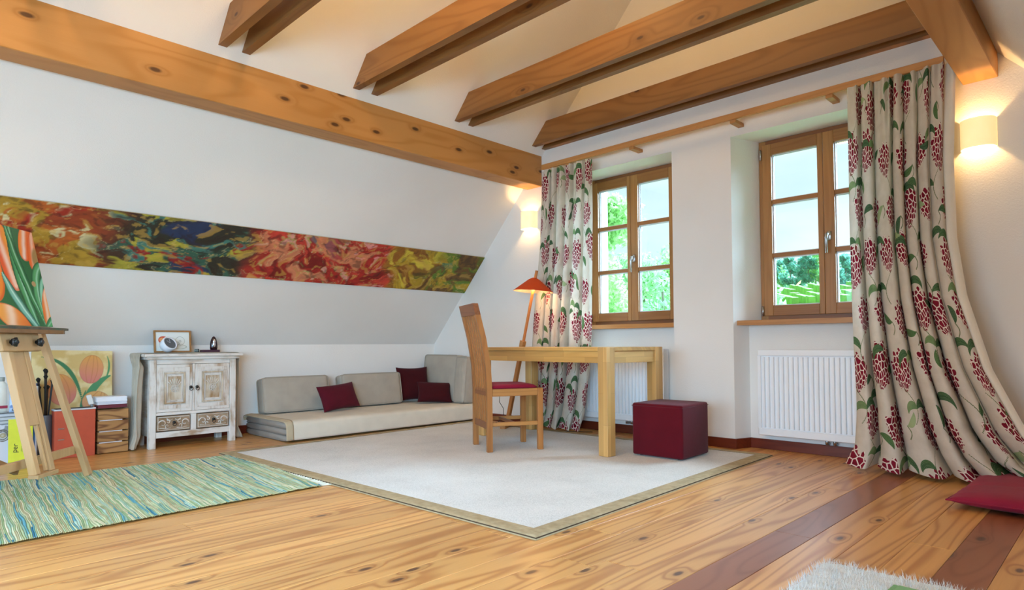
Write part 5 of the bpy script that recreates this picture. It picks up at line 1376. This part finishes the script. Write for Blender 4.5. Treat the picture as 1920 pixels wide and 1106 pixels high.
def easel():
    an = R(50); e = Vector((math.cos(an), math.sin(an), 0)); n = Vector((e.y, -e.x, 0)); F1 = Vector((.925, 4.435, 0)); tl = math.tan(R(13)); up = Vector((0, 0, 1))
    root = empty('easel', (F1.x, F1.y, .010)); base = Vector(root.location)
    def W(a, z, f=0.0):   # a: along the bar from the right foot (negative = left), z height in the leaning plane, f: in front of the plane
        return F1 + e * a - n * (z * tl) + n * f + up * z - base
    wd, wb = M['easel'], M['easel_d']; lean_up = (up - n * tl).normalized()
    def bar(nm, p, q, w, h, mt=wd, side=e): return MB().bar(p, q, w, h, side=side, b=.002).build(nm, mt, root)
    W0 = Vector((0, 0, .012))
    bar('leg', W(0, .012), W(-.158, .93), .040, .030); bar('leg', W(-.94, .012), W(-.78, .93), .040, .030)
    bar('cross_bar', W(-.96, .165, -.026), W(-.012, .165, -.026), .022, .045, side=n)
    # mast: two rails with a sliding middle slat
    for a in (-.520, -.400): bar('mast_rail', W(a, .115, .045), W(a, .84, .045), .034, .040)
    bar('sliding_slat', W(-.460, .36, .050), W(-.460, .84, .050), .084, .020); bar('upper_mast', W(-.460, .80, -.005), W(-.460, 1.50, -.005), .05, .018); bar('inner_batten', W(-.428, .12, .045), W(-.428, .36, .045), .016, .018)
    bar('mast_foot', W(-.545, .108, .05), W(-.375, .108, .05), .050, .020, side=n)
    
    # clamp block with two star knobs
    blk = MB(); M4 = Matrix((e, lean_up.cross(e) * -1, lean_up)).transposed().to_4x4(); M4.translation = W(-.465, .80, .080)
    blk.box(-.150, .150, -.012, .012, -.055, .055, .004, M4); blk.build('clamp_block', wd, root)
    Mk = lambda a: Matrix.Translation(W(a, .795, .108)) @ n.to_track_quat('Z', 'Y').to_matrix().to_4x4()
    for a in (-.552, -.352):
        k = MB(); k.lathe([(.010, -.014), (.010, 0), (.019, .001), (.021, .010), (.016, .017), (0, .018)], 16, Mk(a))
        for q in range(5):
            t = q * 2 * PI / 5; k.lathe([(0, .001), (.0075, .002), (.0075, .014), (0, .016)], 8, Mk(a) @ Matrix.Translation((.017 * math.cos(t), .017 * math.sin(t), 0)))
        k.build('knob', M['black'], root, smooth=True)
    # tray
    tr = MB(); M5 = Matrix((e, -n, up)).transposed().to_4x4(); M5.translation = W(-.375, .862, .095)
    tr.prism([(-.46, -.052), (.215, -.052), (.30, -.02), (.30, .035), (-.46, .035)], 0, .013, 2); tr.v = [tuple(M5 @ Vector(p)) for p in tr.v]
    ty = NT('paint_stained_tray', .6); ty.color(ty.ramp(ty.noise(ty.coord(), 16, 4, .6), [(.35, hx('#2c3a30')[:3]), (.5, hx('#5c4a38')[:3]), (.65, hx('#45523c')[:3])])); tr.build('tray', ty.m, root)
    t2 = MB(); M6 = M5.copy(); t2.prism([(-.34, -.050), (.20, -.050), (.27, -.018), (.27, .030), (-.34, .030)], -.020, 0, 2); t2.v = [tuple(M6 @ Vector(p)) for p in t2.v]; t2.build('tray_support', wb, root)
    # rear prop
    bar('rear_leg', W(-.46, 1.05, -.03), F1 + e * -.46 - n * .72 - base + up * .012, .035, .028)
    bar('side_brace', W(-.97, .38, -.05), W(-.50, .13, -.05), .024, .034, wb, side=n)
    tag(root, 'beech studio easel with two black star knobs standing on the rag rug', 'easel')
    # canvas standing on the tray
    B = F1 - n * (.885 * tl - .04) - e * .10 + up * .882; wC, hC = .56, .56
    c = empty('flower_canvas', B - e * (wC / 2)); Mr = Matrix((e, -n * math.cos(R(13)) - up * math.sin(R(13)), (up * math.cos(R(13)) - n * math.sin(R(13))))).transposed()
    c.rotation_euler = Mr.to_euler()
    picture('painted_face', wC, hC, .0022, tulip_paint, paint_mat('acrylic_petals', .35, .1), c, loc=(0, -.0105, 0))
    MB().box(-wC / 2, wC / 2, -.010, .008, 0, hC, .001).build('stretcher', plain('canvas_edge', '#cfc8b8', .8), c)
    tag(c, 'canvas of orange petals and green leaves standing on the easel tray', 'painting')
easel()

# ------------------------------------------------------------------ art supplies along the knee wall
def tulips2(u, v):
    C = np.zeros(u.shape + (3,)); C[:] = hx('#cdb272')[:3]; w = fbm(u * 6, v * 6, 3, 4); C = blend(C, '#e0d09a', sstep(.45, .7, w)); 
    def el(cx, cy, rx, ry, an=0):
        ca, sa = math.cos(an), math.sin(an); x = (u - cx) * ca + (v - cy) * sa; y = -(u - cx) * sa + (v - cy) * ca; return np.sqrt((x / rx) ** 2 + (y / ry) ** 2), x / rx, y / ry
    def ln(pts, wd, col):
        nonlocal C
        d = np.min([np.hypot(u - a, v - b) - wd * (0.25 + math.sin(PI * min(1, i / (len(pts) - 1)))) for i, (a, b) in enumerate(pts)], axis=0); C = blend(C, col, sstep(.006, -.002, d))
    def bez(p0, p1, p2, n=40): return [((1 - t) ** 2 * p0[0] + 2 * t * (1 - t) * p1[0] + t * t * p2[0], (1 - t) ** 2 * p0[1] + 2 * t * (1 - t) * p1[1] + t * t * p2[1]) for t in np.linspace(0, 1, n)]
    ln(bez((.62, .22), (.52, .85), (.12, .90)), .022, '#3a7a52'); ln(bez((.60, .02), (.70, .50), (.97, .62)), .040, '#4a8a5c'); ln(bez((.90, .55), (1.0, .75), (.93, .92)), .010, '#4a8a5c')
    ln(bez((.60, .0), (.60, .2), (.66, .40)), .018, '#3f8058')
    for (cx, cy, rx, ry, an) in ((.73, .72, .155, .215, -.1), (.36, .42, .18, .235, .25), (.80, .22, .19, .17, -.35)):
        d, x, y = el(cx, cy, rx, ry, an); m = sstep(1.02, .97, d)
        t = np.clip(.5 - y * .6 + (w - .5) * .6, 0, 1); cc = np.array(hx('#d59a4e')[:3]) * (1 - t)[..., None] + np.array(hx('#cf7d72')[:3]) * t[..., None]
        if cy < .3: cc = cc * .5 + np.array(hx('#d8b272')[:3]) * .5
        C = C * (1 - m[..., None]) + cc * m[..., None]
        for q in (-.45, .1, .5): C = blend(C, '#b4703c', m * np.exp(-((x - q * (1 - y * y * .6)) / .035) ** 2) * .6)
        C = blend(C, '#a9604a', m * sstep(.93, .99, d) * .6)
    return np.clip(C, 0, 1)
def supplies():
    # tulip canvas leaning on the knee wall
    c = empty('tulip_canvas', (1.030, 5.45, .255)); c.rotation_euler = (R(-8), R(1.5), R(0)); wC = .49
    picture('painted_face', wC, wC, .003, tulips2, paint_mat('matt_tulip_paint', .6, .15), c, loc=(0, -.0105, 0))
    MB().box(-wC / 2, wC / 2, -.010, .010, 0, wC, .001).build('stretcher', plain('ochre_canvas_edge', '#b39a60', .8), c)
    tag(c, 'square canvas of three orange pink tulips leaning above the red file box', 'painting')
    st = empty('storage_box', (1.04, 5.45, 0)); MB().box(-.16, .10, -.06, .06, 0, .252, .003).build('box_body', plain('grey_card_box', '#77746e', .8), st); MB().box(-.163, .103, -.063, .063, .215, .253, .002).build('lid', plain('grey_card_lid', '#85827b', .8), st)
    tag(st, 'grey card box behind the red file box carrying the tulip canvas', 'box')
    # red file box with two metal eyelets
    b = empty('file_box', (1.025, 5.325, 0), (0, 0, R(1)))
    red = plain('brick_red_card', '#bd5236', .75, .1, 80, var=.05)
    MB().box(-.130, .112, -.045, .045, .0, .328, .003).build('box_body', red, b)
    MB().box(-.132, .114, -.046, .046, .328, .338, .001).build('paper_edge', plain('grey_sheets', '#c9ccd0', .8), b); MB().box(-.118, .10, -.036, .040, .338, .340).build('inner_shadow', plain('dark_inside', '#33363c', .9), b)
    for z in (.130, .205): MB().box(-.108, -.072, -.0475, -.045, z - .0035, z + .0035, .001).build('eyelet', M['steel'], b)
    tag(b, 'brick red card file box with two metal eyelets behind the easel leg', 'file box')
    # wooden crate of four slats
    k = empty('wooden_crate', (1.245, 5.345, 0)); w0, w1 = -.092, .100
    fl = wood('flamed_crate_slat', 0, '#ab7f4b', '#6d4522', '#3d2410', .6, rings=7, cs=11, ls=3.5, knots=.7, kscale=7, ringstr=1.0, perobj=.14)
    for i in range(4):
        z = .006 + i * .079
        MB().box(w0, w1, -.062, -.048, z, z + .072, .002).build('slat', fl, k); MB().box(w0, w1, .048, .062, z, z + .072, .002).build('slat', fl, k)
        for x in (w0, w1 - .012): MB().box(x, x + .012, -.048, .048, z, z + .072, .002).build('end_slat', fl, k)
        if i: MB().box(w0 + .01, w1 - .04, -.0625, -.05, z - .0065, z - .0015).build('paper_sheet', plain('white_sheet', '#d9dce2', .8), k)
    MB().box(w0 + .012, w1 - .012, -.048, .048, .004, .012).build('floor_board', fl, k)
    tag(k, 'dark grained wooden crate of four slats beside the cabinet cloth', 'crate')
    def flat(nm, x0, x1, y0, y1, z0, z1, col, lab, cat, rz=0, edge=None):
        o = empty(nm, ((x0 + x1) / 2, (y0 + y1) / 2, z0), (0, 0, rz)); a, d, h = (x1 - x0) / 2, (y1 - y0) / 2, z1 - z0
        MB().box(-a, a, -d, d, 0, .003, .0005).build('cover', plain(nm + '_cover', col, .6), o); MB().box(-a, a, -d, d, h - .003, h, .0005).build('cover', plain(nm + '_cover', col, .6), o)
        MB().box(-a + .003, a - .003, -d + .003, d - .003, .003, h - .003).build('pages', plain(nm + '_pages', edge or '#d8d4c8', .8), o); return tag(o, lab, cat)
    flat('sketch_book', 1.150, 1.338, 5.285, 5.40, .326, .352, '#5c1f2c', 'dark red book at the bottom of the pile on the wooden crate', 'book', edge='#6a2a35')
    flat('paper_pad', 1.146, 1.336, 5.280, 5.40, .3525, .376, '#e3e6ec', 'white paper pad in the middle of the pile on the crate', 'paper pad', edge='#c6ccd6')
    flat('white_box', 1.140, 1.336, 5.280, 5.40, .3765, .408, '#e9ebf0', 'flat white box topmost on the crate pile', 'box', edge='#dfe2e8')
    t = empty('paint_tube', (1.120, 5.30, .342), (R(-12), R(-14), 0)); MB().box(-.016, .016, -.008, .008, 0, .070, .004).build('tube_body', plain('white_tube', '#d9dbd8', .5), t); MB().lathe([(.009, -.0), (.009, -.016), (0, -.016)], 12).build('cap', plain('grey_cap', '#77797c', .5), t)
    t.location = (1.118, 5.31, .358); tag(t, 'white paint tube propped between the tulip canvas and the crate pile', 'paint tube')
    # brushes and palette knives in a jar
    j = empty('brush_jar', (.858, 5.36, .0)); MB().lathe([(.038, 0), (.040, .01), (.040, .30), (.036, .30), (.036, .012), (0, .012)], 20).build('jar', plain('grey_can', '#5a5f66', .4), j, smooth=False)
    r = random.Random(8)
    for q in range(9):
        a = r.random() * 6.28; top = Vector((.045 * math.cos(a), .035 * math.sin(a), r.uniform(.50, .62))); bt = Vector((-.01 * math.cos(a), -.01 * math.sin(a), .03)); dr = (top - bt).normalized()
        mt = plain('dark_brush_handle', r.choice(['#1d1a18', '#33261c', '#4a3a2a', '#2a2c30']), .5)
        o = MB().tube([bt, top - dr * .06, top - dr * .03], [.004, .006, .007], 8).build('brush', mt, j, smooth=True)
        MB().tube([top - dr * .03, top - dr * .012, top], [.007, .014, .004], 8).build('bristles', plain('dark_bristles', '#17140f', .9), o, smooth=True)
    tag(j, 'can of dark bushy paint brushes behind the easel mast', 'brush jar')
    f = empty('blue_folder', (.800, 5.34, .0), (R(-4), 0, R(-12))); MB().box(-.006, .006, -.12, .12, 0, .52, .001).build('cover', plain('blue_card', '#2d5fa0', .5), f); MB().box(.006, .014, -.115, .115, .004, .50).build('sheets', plain('folder_sheets', '#c8ccd2', .8), f)
    tag(f, 'upright blue folder seen through the easel mast slot', 'folder')
    # white carton with ornament, yellow booklet, grey papers, two paint tubes above
    bx = empty('white_carton', (.50, 5.27, 0), (0, 0, R(2))); 
    def orn(u, v):
        C = np.zeros(u.shape + (3,)); C[:] = hx('#d3d4dc')[:3]; w = fbm(u * 14, v * 14, 5, 3)
        C = blend(C, '#8f8f94', sstep(.55, .60, w) * sstep(.60, .72, v)); C = blend(C, '#a9addb', sstep(.60, .64, fbm(u * 10 + 3, v * 10, 9, 3)) * sstep(.55, .7, v) * .6)
        d = np.hypot((u - .79) * 1.25, (v - .74) * .74)
        for r0 in (.10, .07, .035): C = blend(C, '#5f5a48', (1 - sstep(.004, .014, np.abs(d - r0))))
        C = blend(C, '#b7a878', sstep(.05, .04, d) * .7); return C
    MB().box(-.25, .21, -.06, .06, 0, .272, .003).build('carton_body', plain('white_card', '#d3d4dc', .7), bx); picture('printed_front', .45, .266, .004, orn, paint_mat('printed_card', .6, .02), bx, loc=(-.020, -.0615, .003))
    tag(bx, 'white carton printed with a grey round ornament under the paper stack', 'carton')
    yb = empty('yellow_booklet', (.700, 5.180, 0)); yb.rotation_euler = (R(-3), R(0), R(3)); MB().box(-.062, .066, -.004, .004, .03, .302, .001).build('cover', plain('acid_yellow_card', '#d8d838', .6), yb); MB().box(-.060, .064, .004, .010, .032, .300).build('pages', plain('booklet_pages', '#e6e4d2', .8), yb)
    tb = MB().box(-.062, .066, -.004, .010, 0, .030, .001).build('spine_block', plain('acid_yellow_spine', '#c9ca34', .6), yb)
    def word(txt, size, loc, rot, par, col, ext=.0004):
        cu = bpy.data.curves.new('lettering', 'FONT'); cu.body = txt; cu.size = size; cu.extrude = ext; cu.materials.append(plain('ink_' + txt, col, .6)); o_ = bpy.data.objects.new('l', cu); COL.objects.link(o_); bpy.context.view_layer.update(); me = bpy.data.meshes.new_from_object(o_.evaluated_get(bpy.context.evaluated_depsgraph_get())); bpy.data.objects.remove(o_); o = bpy.data.objects.new('lettering', me); COL.objects.link(o); o.parent = par; o.location = loc; o.rotation_euler = rot; return o
    word('per', .042, (-.018, -.0052, .085), (PI / 2, R(-84), 0), yb, '#3c3c20'); word('ma', .030, (.016, -.0052, .09), (PI / 2, R(-84), 0), yb, '#8f9040')
    tag(yb, 'acid yellow booklet leaning on the white carton', 'booklet')
    for i, (z, col, dx) in enumerate(((.274, '#7f8286', .05), (.297, '#9a9c9f', .06), (.320, '#6e7074', .045))):
        o = empty('magazine', (.50 + dx, 5.27, z), (0, 0, R(2 - i * 2))); MB().box(-.26, .16, -.075, .07, .019, .022, .0005).build('cover', plain('magazine_cover', col, .4), o); MB().box(-.26, .16, -.075, .07, 0, .003, .0005).build('cover', plain('magazine_cover', col, .4), o); MB().box(-.255, .157, -.072, .067, .003, .019).build('pages', plain('magazine_pages', '#b9bcbf', .6), o)
        tag(o, ('grey magazine at the bottom of the stack on the white carton', 'light grey magazine in the middle of the stack on the white carton', 'dark grey magazine topmost of the stack on the white carton')[i], 'magazine')
    def tube(x, y, col, band, lab, tx=None, h=.155, cap='#2c2f33'):
        o = empty('paint_tube', (x, y, .343), (0, 0, R(6))); mb = MB(); vs = []; n = 18
        for (z, rx, ry) in ((0, .032, .005), (.02, .032, .010), (.11, .031, .022), (h - .02, .029, .026), (h, .013, .013)):
            for i in range(n): a = 2 * PI * i / n; vs.append((rx * math.cos(a), ry * math.sin(a), z))
        k = 5; mb.add(vs, [(i * n + j_, i * n + (j_ + 1) % n, (i + 1) * n + (j_ + 1) % n, (i + 1) * n + j_) for i in range(k - 1) for j_ in range(n)] + [tuple(range(n))]); mb.build('tube_body', plain('tube_' + band.strip('#'), col, .45), o, smooth=True)
        MB().lathe([(.016, h), (.017, h + .004), (.017, h + .026), (0, h + .027)], 16).build('cap', plain('cap_' + cap.strip('#'), cap, .4), o)
        MB().add([(-.0305, -.0160, .030), (.0305, -.0160, .030), (.0300, -.0200, .048), (-.0300, -.0200, .048)], [(0, 1, 2, 3)]).build('label_band', plain('band_' + band.strip('#'), band, .5), o)
        if tx: word(tx, .034, (-.024, -.0235, .010), (PI / 2 - .1, 0, 0), o, '#23262c')
        tag(o, lab, 'paint tube')
    tube(.605, 5.245, '#dcd8cc', '#a0304a', 'cream paint tube with red band at the left edge behind the easel', h=.205, cap='#8c8f88')
    tube(.678, 5.25, '#c3d3ec', '#7f9fd0', 'pale blue paint tube with dark lettering behind the easel mast', 'dm', h=.195)
supplies()
